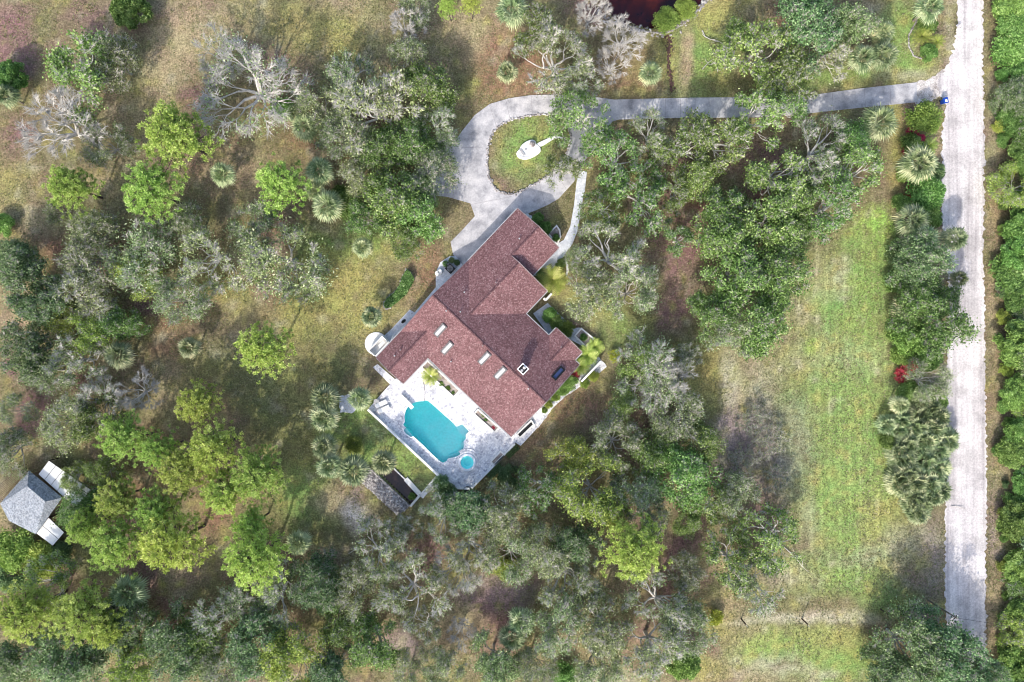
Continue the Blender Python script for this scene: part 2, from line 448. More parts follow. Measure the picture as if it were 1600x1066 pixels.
def broadleaf(seed, R=6.0, top=8.5, base=3.0, ntips=110, ntw=11, nleaf=130, lsize=(0.09, 0.17), gap=-0.15, twr=0.03,
              twl=(0.5, 1.3), wood='bark_grey', leaf='leaf_moss', blob=0.75, limbs=7, flat=0.8, limb_r=0.17, lean=0.25, up=0.9):
    r = np.random.default_rng(seed)
    f = sines(r)
    lob = [(r.random() * 6.28, r.integers(2, 6), r.uniform(0.06, 0.16)) for _ in range(3)]
    tips = []
    tries = 0
    while len(tips) < ntips and tries < ntips * 40:
        tries += 1
        th = r.random() * 6.283; u = math.sqrt(r.random())
        Rr = R * (0.92 + sum(a * math.sin(k * th + p) for p, k, a in lob))
        x, y = Rr * u * math.cos(th), Rr * u * math.sin(th)
        if f(x, y) < gap + r.normal() * 0.06: continue
        dome = math.sqrt(max(0.0, 1 - u * u * 0.93))
        z = base + (top - base) * (1 - flat + flat * dome) * (r.uniform(0.72, 1.0) if r.random() < 0.8 else r.uniform(0.45, 0.72)) + 0.5 * f(y * 1.3, x * 1.3)
        tips.append((x, y, z))
    tips = np.array(tips)
    V, F = [], []
    fork = np.array([r.normal() * 0.2, r.normal() * 0.2, base * 0.62])
    tr = curve((0, 0, -0.25), fork, 4, 0.03, r)
    poly_tube(V, F, tr, [R * 0.062, R * 0.052, R * 0.047, R * 0.045], 8)
    mains = []
    a0 = r.random() * 6.28
    for i in range(limbs):
        a = a0 + 6.283 * i / limbs + r.normal() * 0.25
        rr = R * r.uniform(0.5, 0.8)
        e = np.array([rr * math.cos(a), rr * math.sin(a), base + (top - base) * r.uniform(0.45, 0.75)])
        p = curve(fork, e, 8, 0.07, r, sag=0.06)
        rad = np.linspace(limb_r, limb_r * 0.32, 8) * (R / 6)
        poly_tube(V, F, p, rad, 5); mains.append(p)
        # secondary limbs
        for q in range(2):
            b0 = p[3 + q * 2]; e2 = e + r.normal(size=3) * np.array([R * 0.25, R * 0.25, 0.7]); 
            p2 = curve(b0, e2, 6, 0.08, r, 0.05)
            poly_tube(V, F, p2, np.linspace(limb_r * 0.5, limb_r * 0.2, 6) * (R / 6), 4); mains.append(p2)
    mp = np.concatenate(mains)
    for t in tips:
        d = np.linalg.norm(mp - t, axis=1) + 0.35 * np.linalg.norm(mp[:, :2], axis=1) * (np.linalg.norm(mp[:, :2], axis=1) > np.linalg.norm(t[:2])) 
        b = mp[np.argmin(d)]
        p = curve(b, t, 4, 0.10, r, 0.05)
        poly_tube(V, F, p, [0.055, 0.045, 0.035, 0.018], 3)
    # fine twigs
    n = ntips * ntw
    ti = r.integers(0, len(tips), n)
    B = tips[ti] + r.normal(size=(n, 3)) * 0.18
    out = tips[ti].copy(); out[:, 2] = 0; out /= (np.linalg.norm(out, axis=1, keepdims=True) + 1e-6)
    D = r.normal(size=(n, 3)); D[:, 2] = np.abs(D[:, 2]) * 0.5; D /= np.linalg.norm(D, axis=1, keepdims=True)
    D = D + out * 0.55; D /= np.linalg.norm(D, axis=1, keepdims=True)
    L = r.uniform(twl[0], twl[1], n)[:, None]
    T = B + D * L
    cv, cf = cones(B, T, twr)
    woodV = np.concatenate(V); 
    w_me = mesh_np("trunk", woodV, F_merge(F), [M[wood]])
    tw_off = 0
    crownV, crownF, tint, midx = [], [], [], []
    l_me = None
    # twigs belong to the crown mesh, as its second material
    parts_F3 = cf
    cV = [cv]; cT = [np.zeros(len(cv))]; 
    quads = np.zeros((0, 4), int)
    if nleaf:
        m = len(tips) * nleaf
        li = r.integers(0, n, m)
        u = r.random(m)[:, None]
        C = B[li] + (T[li] - B[li]) * u + r.normal(size=(m, 3)) * 0.16 * blob
        lv, lf = leaves(C, lsize, up=up, r=r)
        tipt = r.random(len(tips))
        tt = 0.34 * tipt[ti[li]] + 0.66 * r.beta(1.7, 1.7, m)
        quads = lf + len(cv)
        cV.append(lv); cT.append(np.repeat(tt, 4))
    c_me = mesh_np("crown", np.concatenate(cV), [quads, parts_F3] if len(quads) else [parts_F3], [M[leaf], M[wood]], tint=np.concatenate(cT),
                   midx=np.concatenate([np.zeros(len(quads), int), np.ones(len(parts_F3), int)]))
    return [("trunk", w_me), ("crown" if nleaf else "twigs", c_me)]

def frusta(A, B, ra, rb, k=4):
    A = np.asarray(A, float); B = np.asarray(B, float); n = len(A)
    D = B - A; D /= np.linalg.norm(D, axis=1, keepdims=True) + 1e-9
    H_ = np.where(np.abs(D[:, 2:3]) < 0.9, np.array([[0, 0, 1.0]]), np.array([[1.0, 0, 0]]))
    U = np.cross(D, H_); U /= np.linalg.norm(U, axis=1, keepdims=True); W = np.cross(D, U)
    V = np.empty((n, 2 * k, 3)); ra = np.asarray(ra)[:, None]; rb = np.asarray(rb)[:, None]
    A = A - D * ra * 0.5
    for j in range(k):
        a = 2 * math.pi * j / k; q = U * math.cos(a) + W * math.sin(a)
        V[:, j] = A + q * ra; V[:, k + j] = B + q * rb
    i = np.arange(n)[:, None] * 2 * k
    F = np.concatenate([i + np.array([[j, (j + 1) % k, k + (j + 1) % k, k + j]]) for j in range(k)])
    return V.reshape(-1, 3), F

def dendro(seed, R=6.0, top=8.5, fork=2.2, n0=7, levels=6, kids=2.3, nleaf=36, lsize=(0.10, 0.2), ntw=6, twr=0.022, twl=(0.3, 0.8),
           wood='bark_grey', leaf='leaf_moss', limb_r=0.19, ratio=0.79, spread=0.55, up=0.9, el=(18, 62), scat=0.3, drop=0.0, wob=0.07, tmin=0.028, aspect=0.6):
    r = np.random.default_rng(seed)
    A, B, RA, RB, LV = [], [], [], [], []
    term, tdir = [], []
    L0 = R * 0.30
    def go(p, d, L, rad, lv):
        q = p; seg_n = 3 if lv < 3 else 2
        dd = d.copy()
        r1 = rad * 0.70
        for s in range(seg_n):
            dd = dd + r.normal(size=3) * wob * 2.2; dd[2] += 0.05 if lv < 2 else (0.02 if lv < 4 else -0.02)
            dd /= np.linalg.norm(dd); nq = q + dd * L / seg_n
            A.append(q); B.append(nq); RA.append(rad + (r1 - rad) * s / seg_n); RB.append(rad + (r1 - rad) * (s + 1) / seg_n)
            q = nq
            if lv >= levels - 2: term.append(q); tdir.append(dd)
        if lv >= levels - 1: return
        k = 2 + (r.random() < kids - 2) - (r.random() < 2 - kids)
        if lv == 1 and r.random() < drop: k = 1
        for c in range(k):
            ax = r.normal(size=3); ax[2] *= 0.5; ax -= dd * ax.dot(dd); ax /= np.linalg.norm(ax)
            a = spread * r.uniform(0.45, 1.25)
            nd = dd * math.cos(a) + ax * math.sin(a)
            if nd[2] < -0.12: nd[2] *= -0.3
            nd /= np.linalg.norm(nd)
            go(q, nd, L * ratio * r.uniform(0.8, 1.15), r1 * (0.86 if c == 0 else 0.66), lv + 1)
    f = np.array([r.normal() * 0.25, r.normal() * 0.25, fork])
    a0 = r.random() * 6.28
    for i in range(n0):
        a = a0 + 6.283 * i / n0 + r.normal() * 0.22; e = math.radians(r.uniform(*el))
        go(f.copy(), np.array([math.cos(a) * math.cos(e), math.sin(a) * math.cos(e), math.sin(e)]), L0 * r.uniform(0.75, 1.2), limb_r * r.uniform(.75, 1.1), 0)
    A = np.array(A); B = np.array(B); T = np.array(term); D = np.array(tdir)
    s = R / np.percentile(np.linalg.norm(T[:, :2], axis=1), 96)
    zs = (top - fork) / max(0.1, np.percentile(T[:, 2], 97) - fork)
    def wv(X): X = X.copy(); X[:, :2] *= s; X[:, 2] = fork + (X[:, 2] - fork) * zs; return X
    A, B, T = wv(A), wv(B), wv(T); f = np.array([f[0] * s, f[1] * s, fork])
    V, F = [], []
    poly_tube(V, F, curve((0, 0, -0.25), f, 4, 0.03, r), [R * 0.062, R * 0.052, R * 0.047, R * 0.045], 8)
    RA = np.array(RA); RB = np.array(RB)
    big = RA > 0.05
    v1, f1 = frusta(A[big], B[big], RA[big], RB[big], 5); V.append(v1); F.append(f1 + len(V[0]))
    w_me = mesh_np("trunk", np.concatenate(V), F_merge(F), [M[wood]], smooth=False)
    sm = ~big
    cV, cF, cT, cM = [], [], [], []; off = 0
    def addm(v, f_, t, m):
        nonlocal off
        cV.append(v); cF.append(f_ + off); cT.append(t); cM.append(np.full(len(f_), m)); off += len(v)
    n = len(T) * nleaf
    if nleaf:
        li = r.integers(0, len(T), n)
        C = T[li] + r.normal(size=(n, 3)) * scat + D[li] * r.uniform(-0.2, 0.3, n)[:, None]
        lv_, lf_ = leaves(C, lsize, up=up, r=r, aspect=aspect, along=(D[li] if aspect < .5 else None))
        base_t = r.random(len(T)); 
        g = np.floor(T / 1.3).astype(int); cl = ((g[:, 0] * 73 + g[:, 1] * 191 + g[:, 2] * 37) % 97) / 97
        tt = 0.10 * base_t[li] + 0.15 * cl[li] + 0.75 * r.beta(0.75, 0.95, n)
        addm(lv_, lf_, np.repeat(tt, 4), 0)
    v3, f3 = frusta(A[sm], B[sm], np.maximum(RA[sm], tmin), np.maximum(RB[sm], tmin * .85), 3)
    addm(v3, f3, np.zeros(len(v3)), 1)
    m = len(T) * ntw; ti = r.integers(0, len(T), m)
    dd = D[ti] * 1.3 + r.normal(size=(m, 3)) * np.array([.75, .75, .5]); dd[:, 2] = np.abs(dd[:, 2]) * .7; dd /= np.linalg.norm(dd, axis=1, keepdims=True)
    BB = T[ti] + r.normal(size=(m, 3)) * 0.04
    cv, cf = cones(BB, BB + dd * r.uniform(twl[0], twl[1], m)[:, None], twr)
    tri_off = off
    cV.append(cv); cT.append(np.zeros(len(cv)))
    quads = np.concatenate(cF); mid = np.concatenate(cM + [np.ones(len(cf), int)])
    c_me = mesh_np("crown", np.concatenate(cV), [quads, cf + tri_off], [M[leaf], M[wood]], tint=np.concatenate(cT), midx=mid)
    return [("trunk", w_me), ("crown" if nleaf else "twigs", c_me)]

def F_merge(F):
    by = {}
    for f in F: by.setdefault(f.shape[1], []).append(f)
    return [np.concatenate(v) for v in by.values()]

def pine(seed, R=4.6, top=11.0, nb=44, per=13, nee=24, leaf='leaf_pine'):
    r = np.random.default_rng(seed)
    V, F = [], []
    ax = curve((0, 0, -0.3), (r.normal() * 0.3, r.normal() * 0.3, top - 0.8), 8, 0.012, r)
    poly_tube(V, F, ax, np.linspace(0.24, 0.07, 8), 7)
    tufts = []; tt = []
    for i in range(nb):
        t = (i + 0.5) / nb
        a = i * 2.399 + r.normal() * 0.35
        z0 = top * (0.62 + 0.36 * t)
        b = ax[-1] * 0 + np.array([np.interp(z0, ax[:, 2], ax[:, 0]), np.interp(z0, ax[:, 2], ax[:, 1]), z0 - 0.6])
        L = R * (math.sqrt(max(0.03, 1 - t * 0.93))) * r.uniform(0.68, 1.08)
        e = b + np.array([L * math.cos(a), L * math.sin(a), 0.55 + 0.9 * (1 - L / R) + r.normal() * 0.25])
        p = curve(b, e, 5, 0.05, r, -0.04)
        poly_tube(V, F, p, np.linspace(0.07, 0.025, 5), 4)
        tb = r.random() * 0.4
        for q in range(per):
            u = 1.0 - 0.75 * r.random() ** 1.3
            c = b + (e - b) * u
            w = 0.30 + 0.55 * math.sin(min(1, u) * 2.6)
            d = r.normal(size=3) * np.array([w, w, 0.22]); 
            tc = c + d
            tufts.append(tc); tt.append(tb)
            if q % 2 == 0: poly_tube(V, F, np.array([c - (e - b) * 0.06, tc]), [0.025, 0.015], 3)
    C = np.array(tufts); n = len(C) * nee
    ti = np.repeat(np.arange(len(C)), nee)
    D = r.normal(size=(n, 3)); D[:, 2] = D[:, 2] * 0.55 + 0.35; D /= np.linalg.norm(D, axis=1, keepdims=True)
    L = r.uniform(0.30, 0.50, n)[:, None]
    A = r.normal(size=(n, 3)); W = np.cross(D, A); W /= np.linalg.norm(W, axis=1, keepdims=True)
    Vn = np.empty((n, 4, 3)); w = r.uniform(0.035, 0.06, n)[:, None]
    Vn[:, 0] = C[ti]; Vn[:, 1] = C[ti] + D * L * 0.6 + W * w; Vn[:, 2] = C[ti] + D * L; Vn[:, 3] = C[ti] + D * L * 0.6 - W * w
    tint = np.array(tt)[ti] + 0.25 + 0.35 * r.random(n)
    tint4 = np.repeat(tint, 4).reshape(n, 4); tint4[:, 0] -= 0.3; tint4[:, 2] += 0.12
    me = mesh_np("crown", Vn.reshape(-1, 3), [np.arange(n * 4).reshape(n, 4)], [M[leaf]], tint=np.clip(tint4.ravel(), 0, 1))
    return [("trunk", mesh_np("trunk", np.concatenate(V), F_merge(F), [M['bark_pine']])), ("crown", me)]

def fan(C, az, el, pet, L, nseg, spread, r, width=0.055, droop=0.35):
    d = np.array([math.cos(az) * math.cos(el), math.sin(az) * math.cos(el), math.sin(el)])
    side = np.array([-math.sin(az), math.cos(az), 0.0])
    upv = np.cross(d, side) * -1
    if upv[2] < 0: upv = -upv
    h = C + d * pet
    Vs = [C + side * 0.025, C - side * 0.025, h - side * 0.02, h + side * 0.02]
    Fs = [(0, 1, 2, 3)]
    for i in range(nseg):
        a = (i / (nseg - 1) - 0.5) * 2 * spread
        dd = d * math.cos(a) + side * math.sin(a)
        dd = dd + upv * 0.12 * (r.random() - 0.3)
        ll = L * (1 - 0.28 * abs(a) / spread) * r.uniform(0.88, 1.08)
        ws = np.cross(dd, upv); ws /= np.linalg.norm(ws)
        m = h + dd * ll * 0.55; t = h + dd * ll + np.array([0, 0, -droop * ll * r.uniform(0.4, 1.0)])
        fold = upv * 0.03 * (1 if i % 2 else -1)
        o = len(Vs)
        Vs += [h, m + ws * width + fold, t, m - ws * width - fold]
        Fs.append((o, o + 1, o + 2, o + 3))
    return Vs, Fs

def palm(seed, R=2.3, trunk=3.5, nf=38, nseg=11, leaf='leaf_palm', heads=1, tall=0.0, width=0.085, dead=True):
    r = np.random.default_rng(seed)
    V, F = [], []; LV, LF, T = [], [], []
    for hd in range(heads):
        ox, oy = (0, 0) if heads == 1 else (r.normal() * R * 0.38, r.normal() * R * 0.38)
        th = trunk * r.uniform(0.7, 1.1) if heads > 1 else trunk
        Rr = R if heads == 1 else R * 0.72
        poly_tube(V, F, np.array([(ox, oy, -0.2), (ox + 0.03, oy, th * 0.5), (ox, oy, th)]), [0.2, 0.16, 0.17], 9)
        for i in range(nf):
            t = i / nf
            az = i * 2.399 + r.normal() * 0.2
            el = math.radians(80 - 105 * t ** 0.85 + r.normal() * 9)
            Vs, Fs = fan(np.array([ox, oy, th]), az, el, Rr * 0.36, Rr * 0.64, nseg, math.radians(66), r, width * Rr / 2.3)
            o = sum(len(x) for x in LV)
            LV.append(np.array(Vs)); LF.append(np.array(Fs) + o)
            tint = r.uniform(0.1, 0.7) + (0.25 if t > 0.8 and dead else 0)
            tv = np.full(len(Vs), tint) + r.random(len(Vs)) * 0.3
            T.append(np.clip(tv, 0, 1))
    return [("trunk", mesh_np("trunk", np.concatenate(V), F_merge(F), [M['bark_palm']])),
            ("fronds", mesh_np("fronds", np.concatenate(LV), F_merge(LF), [M[leaf]], tint=np.concatenate(T)))]

def cycad(seed, R=2.0, n=26, leaf='leaf_lime', up=70, width=0.05):
    """feather-leaved rosette"""
    r = np.random.default_rng(seed)
    V, F = [], []; LV, LF, T = [], [], []
    poly_tube(V, F, np.array([(0, 0, -0.1), (0, 0, 0.7)]), [0.16, 0.13], 8)
    o = 0
    for i in range(n):
        az = i * 2.399; el0 = math.radians(up - (up - 5) * i / n)
        d = np.array([math.cos(az), math.sin(az)]); s = np.array([-d[1], d[0], 0])
        L = R * r.uniform(0.85, 1.1)
        pts = []
        for k in range(9):
            u = k / 8
            el = el0 - u * 1.0
            pts.append((pts[-1] + np.array([d[0] * math.cos(el), d[1] * math.cos(el), math.sin(el)]) * L / 8) if pts else np.array([0, 0, 0.65]))
        tint = r.uniform(0.2, 0.8)
        for k in range(1, 9):
            for sg in (-1, 1):
                c = pts[k]; dirv = pts[k] - pts[k - 1]; dirv /= np.linalg.norm(dirv)
                ll = L * 0.30 * math.sin(0.35 + 2.5 * k / 9)
                e = c + (s * sg * 0.8 + dirv * 0.6) * ll - np.array([0, 0, 0.1 * ll])
                w = dirv * width
                LV.append(np.array([c - w, c + w, e])); LF.append(np.array([[o, o + 1, o + 2]])); T.append(np.full(3, tint + r.random() * 0.2)); o += 3
    return [("trunk", mesh_np("trunk", np.concatenate(V), F_merge(F), [M['bark_palm']])),
            ("fronds", mesh_np("fronds", np.concatenate(LV), F_merge(LF), [M[leaf]], tint=np.clip(np.concatenate(T), 0, 1)))]

def shrub(seed, R=2.0, h=2.2, n=9000, leaf='leaf_shrub', lsize=(0.07, 0.17), lump=0.55, aspect=0.45, nb=34, lr=0.27):
    r = np.random.default_rng(seed)
    V, F = [], []
    cs = []
    for i in range(nb):
        th = r.random() * 6.283; u = math.sqrt(r.random())
        x, y = R * 0.82 * u * math.cos(th), R * 0.82 * u * math.sin(th)
        z = h * (0.35 + 0.5 * math.sqrt(1 - 0.9 * u * u)) * r.uniform(0.7, 1.05)
        cs.append((x, y, z))
        poly_tube(V, F, curve((x * 0.12, y * 0.12, -0.1), (x, y, z), 4, 0.05, r), [0.05, 0.04, 0.03, 0.015], 4)
    cs = np.array(cs)
    ci = r.integers(0, nb, n)
    D = r.normal(size=(n, 3)); D /= np.linalg.norm(D, axis=1, keepdims=True); D[:, 2] = np.abs(D[:, 2]) * 0.8 - 0.15
    rad = R * lr * r.uniform(0.5, 1.45, n)[:, None]
    C = cs[ci] + D * rad
    C[:, 2] = np.maximum(C[:, 2], 0.08)
    lv, lf = leaves(C, lsize, up=0.7, aspect=aspect, r=r)
    ct = r.random(nb)
    tt = 0.35 * ct[ci] + 0.65 * r.beta(1.4, 1.8, n)
    return [("stems", mesh_np("stems", np.concatenate(V), F_merge(F), [M['bark_grey']])),
            ("foliage", mesh_np("foliage", lv, [lf], [M[leaf]], tint=np.repeat(tt, 4)))]

_lib = {}
def var(kind, i):
    k = (kind, i)
    if k in _lib: return _lib[k]
    s = abs(hash_s(kind)) % 1000 + i * 37
    if kind == 'moss': v = dendro(s, n0=8, kids=2.12, nleaf=7, scat=0.60, lsize=(0.11, 0.24), ntw=5, twr=.034, aspect=.45)
    elif kind == 'mossopen': v = dendro(s, n0=7, kids=2.1, nleaf=6, ntw=6, wood='bark_pale', limb_r=0.26, scat=0.48, drop=0.25, lsize=(0.11, 0.23), twr=.036, aspect=.45)
    elif kind == 'oak': v = dendro(s, n0=9, kids=2.15, nleaf=9, leaf='leaf_oak', lsize=(0.12, 0.25), ntw=4, scat=0.55, twr=.03)
    elif kind == 'oakopen': v = dendro(s, n0=7, kids=2.08, nleaf=7, leaf='leaf_oak', wood='bark_pale', lsize=(0.12, 0.25), ntw=4, limb_r=0.25, drop=0.3, scat=0.44, twr=.034)
    elif kind == 'lime': v = dendro(s, n0=8, kids=2.2, nleaf=9, leaf='leaf_lime', lsize=(0.12, 0.24), ntw=4, scat=0.48, twr=.03)
    elif kind == 'blue': v = dendro(s, n0=9, kids=2.2, nleaf=9, leaf='leaf_blue', lsize=(0.12, 0.24), ntw=4, scat=0.5, twr=.03)
    elif kind == 'bare': v = dendro(s, n0=8, levels=7, kids=1.92, nleaf=0, wood='bark_pale', ntw=3, limb_r=0.30, twr=0.028, twl=(0.4, 1.1), spread=0.42, ratio=0.82, fork=1.6, tmin=0.044, wob=.03, el=(12, 60))
    elif kind == 'brush': v = dendro(s, n0=11, levels=6, kids=1.9, nleaf=2, wood='bark_grey', ntw=3, limb_r=0.09, twr=0.022, twl=(0.4, 1.1), spread=0.5, fork=0.4, top=4.0, tmin=0.03)
    elif kind == 'barel': v = dendro(s, n0=9, levels=7, kids=1.86, nleaf=2, lsize=(.08,.16), scat=.5, wood='bark_pale', ntw=3, limb_r=0.30, twr=0.03, twl=(0.4, 1.1), spread=0.40, ratio=0.82, fork=1.6, tmin=0.046, wob=.03, el=(10, 60))
    elif kind == 'pine': v = pine(s)
    elif kind == 'palm': v = palm(s)
    elif kind == 'palmetto': v = palm(s, R=3.0, trunk=1.2, nf=26, heads=5, dead=False, width=0.10)
    elif kind == 'shrub': v = shrub(s)
    elif kind == 'dense': v = shrub(s, R=3.0, h=4.4, n=19000, leaf='leaf_shrub', lsize=(0.10, 0.22), nb=90, lr=.15)
    elif kind == 'limeshrub': v = shrub(s, leaf='leaf_lime', n=7000)
    elif kind == 'blueshrub': v = shrub(s, leaf='leaf_blue', n=8000)
    elif kind == 'redshrub': v = shrub(s, R=1.0, h=1.4, leaf='leaf_red', n=1600, lsize=(0.06, 0.13))
    elif kind == 'yellowshrub': v = shrub(s, R=1.2, h=1.4, leaf='leaf_yellow', n=2600, lsize=(0.05, 0.11))
    elif kind == 'cycad': v = cycad(s, width=0.10, n=30)
    elif kind == 'yucca': v = cycad(s, R=1.3, n=34, leaf='leaf_lime', up=80, width=0.04)
    _lib[k] = v
    return v

def hash_s(s): 
    h = 7
    for c in s: h = (h * 31 + ord(c)) % 100003
    return h

KINDS = {  # kind: (name, category, variants, nominal R, crown mid height, group)
    'moss': ('live_oak', 'tree', 5, 6.0, 6.0, 'grey-green live oaks hung with moss'),
    'mossopen': ('live_oak', 'tree', 4, 6.0, 6.0, 'live oaks with open crowns and pale limbs'),
    'oak': ('oak_tree', 'tree', 4, 6.0, 6.0, 'dense green oaks'),
    'oakopen': ('oak_tree', 'tree', 4, 6.0, 6.0, 'green oaks with bare limbs showing'),
    'lime': ('broadleaf_tree', 'tree', 3, 6.0, 6.0, 'yellow-green broadleaf trees'),
    'blue': ('broadleaf_tree', 'tree', 3, 6.0, 6.0, 'dark blue-green broadleaf trees'),
    'bare': ('bare_tree', 'tree', 3, 6.0, 6.0, 'leafless grey trees'),
    'barel': ('bare_tree', 'tree', 3, 6.0, 6.0, 'leafless grey trees'),
    'brush': ('leafless_brush', 'brush', 2, 6.0, 2.0, 'thin leafless brush in the field'),
    'pine': ('pine_tree', 'tree', 5, 4.6, 9.0, 'bright green pines'),
    'palm': ('cabbage_palm', 'palm', 4, 2.3, 3.4, 'cabbage palms'),
    'palmetto': ('saw_palmetto', 'palm', 3, 3.0, 1.5, 'saw palmettos by the road'),
    'shrub': ('shrub', 'shrub', 3, 2.0, 1.5, 'green shrubs'),
    'dense': ('hedge_tree', 'shrub', 4, 3.0, 3.0, 'dense bushes along the road'),
    'limeshrub': ('shrub', 'shrub', 2, 2.0, 1.5, 'green shrubs'),
    'blueshrub': ('shrub', 'shrub', 2, 2.0, 1.5, 'green shrubs'),
    'redshrub': ('flowering_shrub', 'shrub', 2, 1.0, 1.0, 'red flowering shrubs'),
    'yellowshrub': ('flowering_shrub', 'shrub', 1, 1.2, 1.0, 'yellow shrubs'),
    'cycad': ('feather_palm', 'palm', 2, 2.0, 1.0, 'feather-leaved palms'),
    'yucca': ('feather_palm', 'palm', 2, 1.3, 1.0, 'feather-leaved palms'),
}
_cnt = {}
def plant(kind, px, py, rpx, label, hz=1.0, z0=0.0):
    name, cat, nv, R, zc, grp = KINDS[kind]
    i = _cnt.get(kind, 0); _cnt[kind] = i + 1
    s0 = rpx * 0.1 / R
    sz = min(1.2, max(0.45, s0 ** 0.6)) * hz if kind not in ('palm', 'palmetto', 'shrub', 'limeshrub', 'blueshrub', 'redshrub', 'yellowshrub', 'cycad', 'yucca') else s0 ** 0.7 * hz
    z = zc * sz + z0
    p = P(px, py, z)
    s = s0 * (1 - z / H)
    rz = (i * 2.399 + px * 0.013) % 6.283
    root = thing(name, label, cat, (p.x, p.y, z0), rz, grp)
    for nm, me in var(kind, (i * 3 + int(py)) % nv):
        o = link(nm, me, root)
        o.scale = (s, s, sz)
    return root

# ------------------------------------------------------------------ outlines read off the plan
Z8 = lambda pts: [(600 + x / 6.957, 620 + y / 6.957) for x, y in pts]
DECK = [(576, 638), (611, 598.5), (640, 572), (700, 520), (790, 600), (850, 640), (840.5, 668), (813.5, 697), (805.5, 692), (737.5, 763.5), (707, 762)]
POOL = Z8([(290, 82), (330, 62), (380, 50), (430, 46), (455, 38), (485, 48), (560, 112), (640, 185), (720, 255), (788, 325), (850, 298), (925, 378),
           (900, 402), (888, 418), (892, 452), (866, 488), (870, 545), (852, 595), (822, 635), (770, 658), (695, 674), (680, 702), (640, 720), (605, 702),
           (510, 612), (420, 522), (318, 430), (292, 440), (240, 404), (215, 372), (222, 345), (240, 340), (206, 305), (226, 272), (220, 220), (235, 150), (258, 112)])
SPA = (600 + 905 / 6.957, 620 + 712 / 6.957)
ISLAND = [(797, 187), (774, 200), (763, 224), (761, 254), (765, 282), (779, 300), (800, 306), (830, 291), (858, 274), (876, 254), (887, 238), (893, 217), (888, 197), (868, 181), (855, 178), (825, 181)]
DRIVE = [(1432, 129), (1340, 139), (1260, 150), (1200, 152), (1080, 153), (1000, 155), (960, 156), (930, 152), (870, 148), (830, 149), (795, 154), (765, 163), (742, 180),
         (722, 205), (703, 232), (656, 262), (650, 285), (652, 302), (700, 308), (735, 318), (742, 338), (722, 360), (704, 378), (708, 398), (722, 413), (740, 410), (780, 390), (825, 348), (823, 334.5), (838, 328.6), (856, 320.5),
         (873, 310.5), (897, 284), (911, 254), (934, 228), (950, 200), (957, 190), (967, 187), (1034, 185), (1134, 184), (1184, 183.6), (1267, 177), (1334, 169.6), (1432, 160)]
SIDEWALK = [(903.5, 266), (917, 269), (913.5, 300), (908.5, 322), (902.8, 360), (894, 382), (881, 401), (865.4, 418), (845, 437), (820, 420), (873, 380), (881, 375), (891, 354), (897, 320), (900, 292)]
LAGOON = [(593, 742), (611, 728), (656, 773), (641, 789)]
COURT = [(833, 490), (855.6, 473.5), (880, 497), (895, 513), (905, 512), (929, 530), (914, 544), (905, 538), (880, 525), (857, 523)]
PATIO = [(640, 500), (650, 486), (681, 449), (681, 426), (688, 410), (702, 401), (712, 400), (722, 413), (735, 425), (690, 480)]
GARDENWALK = [(840.5, 668), (862, 640), (883, 620), (900, 609), (921, 596), (948, 573), (936, 558), (900, 585), (870, 600), (830, 640), (833, 660)]
POND = [(935, -40), (948, 8), (960, 30), (985, 36), (1012, 43), (1035, 41), (1055, 37), (1078, 24), (1092, 8), (1110, -12), (1130, -40)]
DITCH = [(1031, 50), (1037, 48), (1050, 50), (1054, 60), (1051, 90), (1057, 140), (1046, 147), (1042, 110), (1040, 80)]

def smooth(poly, it=2, closed=True):
    p = [Vector(q) for q in poly]
    for _ in range(it):
        q = []
        n = len(p)
        for i in range(n):
            a, b = p[i], p[(i + 1) % n]
            q += [a * 0.75 + b * 0.25, a * 0.25 + b * 0.75]
        p = q
    return p

def W2(poly, z=0): return [tuple(v) for v in PL(poly, z)]
deckW = W2(DECK)
islandW = [tuple(v) for v in smooth(W2(ISLAND), 1)]
pondW = [tuple(v) for v in smooth(W2(POND), 1)]
ditchW = W2(DITCH); lagoonW = W2(LAGOON)

# ------------------------------------------------------------------ ground: one sheet to the horizon
def vnoise(X, Y, scale, seed):
    g = np.random.default_rng(seed).random((256, 256))
    x = X / scale + 1000.3; y = Y / scale + 1000.7
    xi = np.floor(x).astype(int); yi = np.floor(y).astype(int)
    fx = x - xi; fy = y - yi
    fx = fx * fx * (3 - 2 * fx); fy = fy * fy * (3 - 2 * fy)
    a = g[xi % 256, yi % 256]; b = g[(xi + 1) % 256, yi % 256]; c = g[xi % 256, (yi + 1) % 256]; d = g[(xi + 1) % 256, (yi + 1) % 256]
    return (a * (1 - fx) + b * fx) * (1 - fy) + (c * (1 - fx) + d * fx) * fy

def fbm(X, Y, scale, seed, o=4):
    s = 0; w = 1; t = 0
    for i in range(o):
        s = s + w * vnoise(X, Y, scale / 2 ** i, seed + i); t += w; w *= 0.55
    return s / t

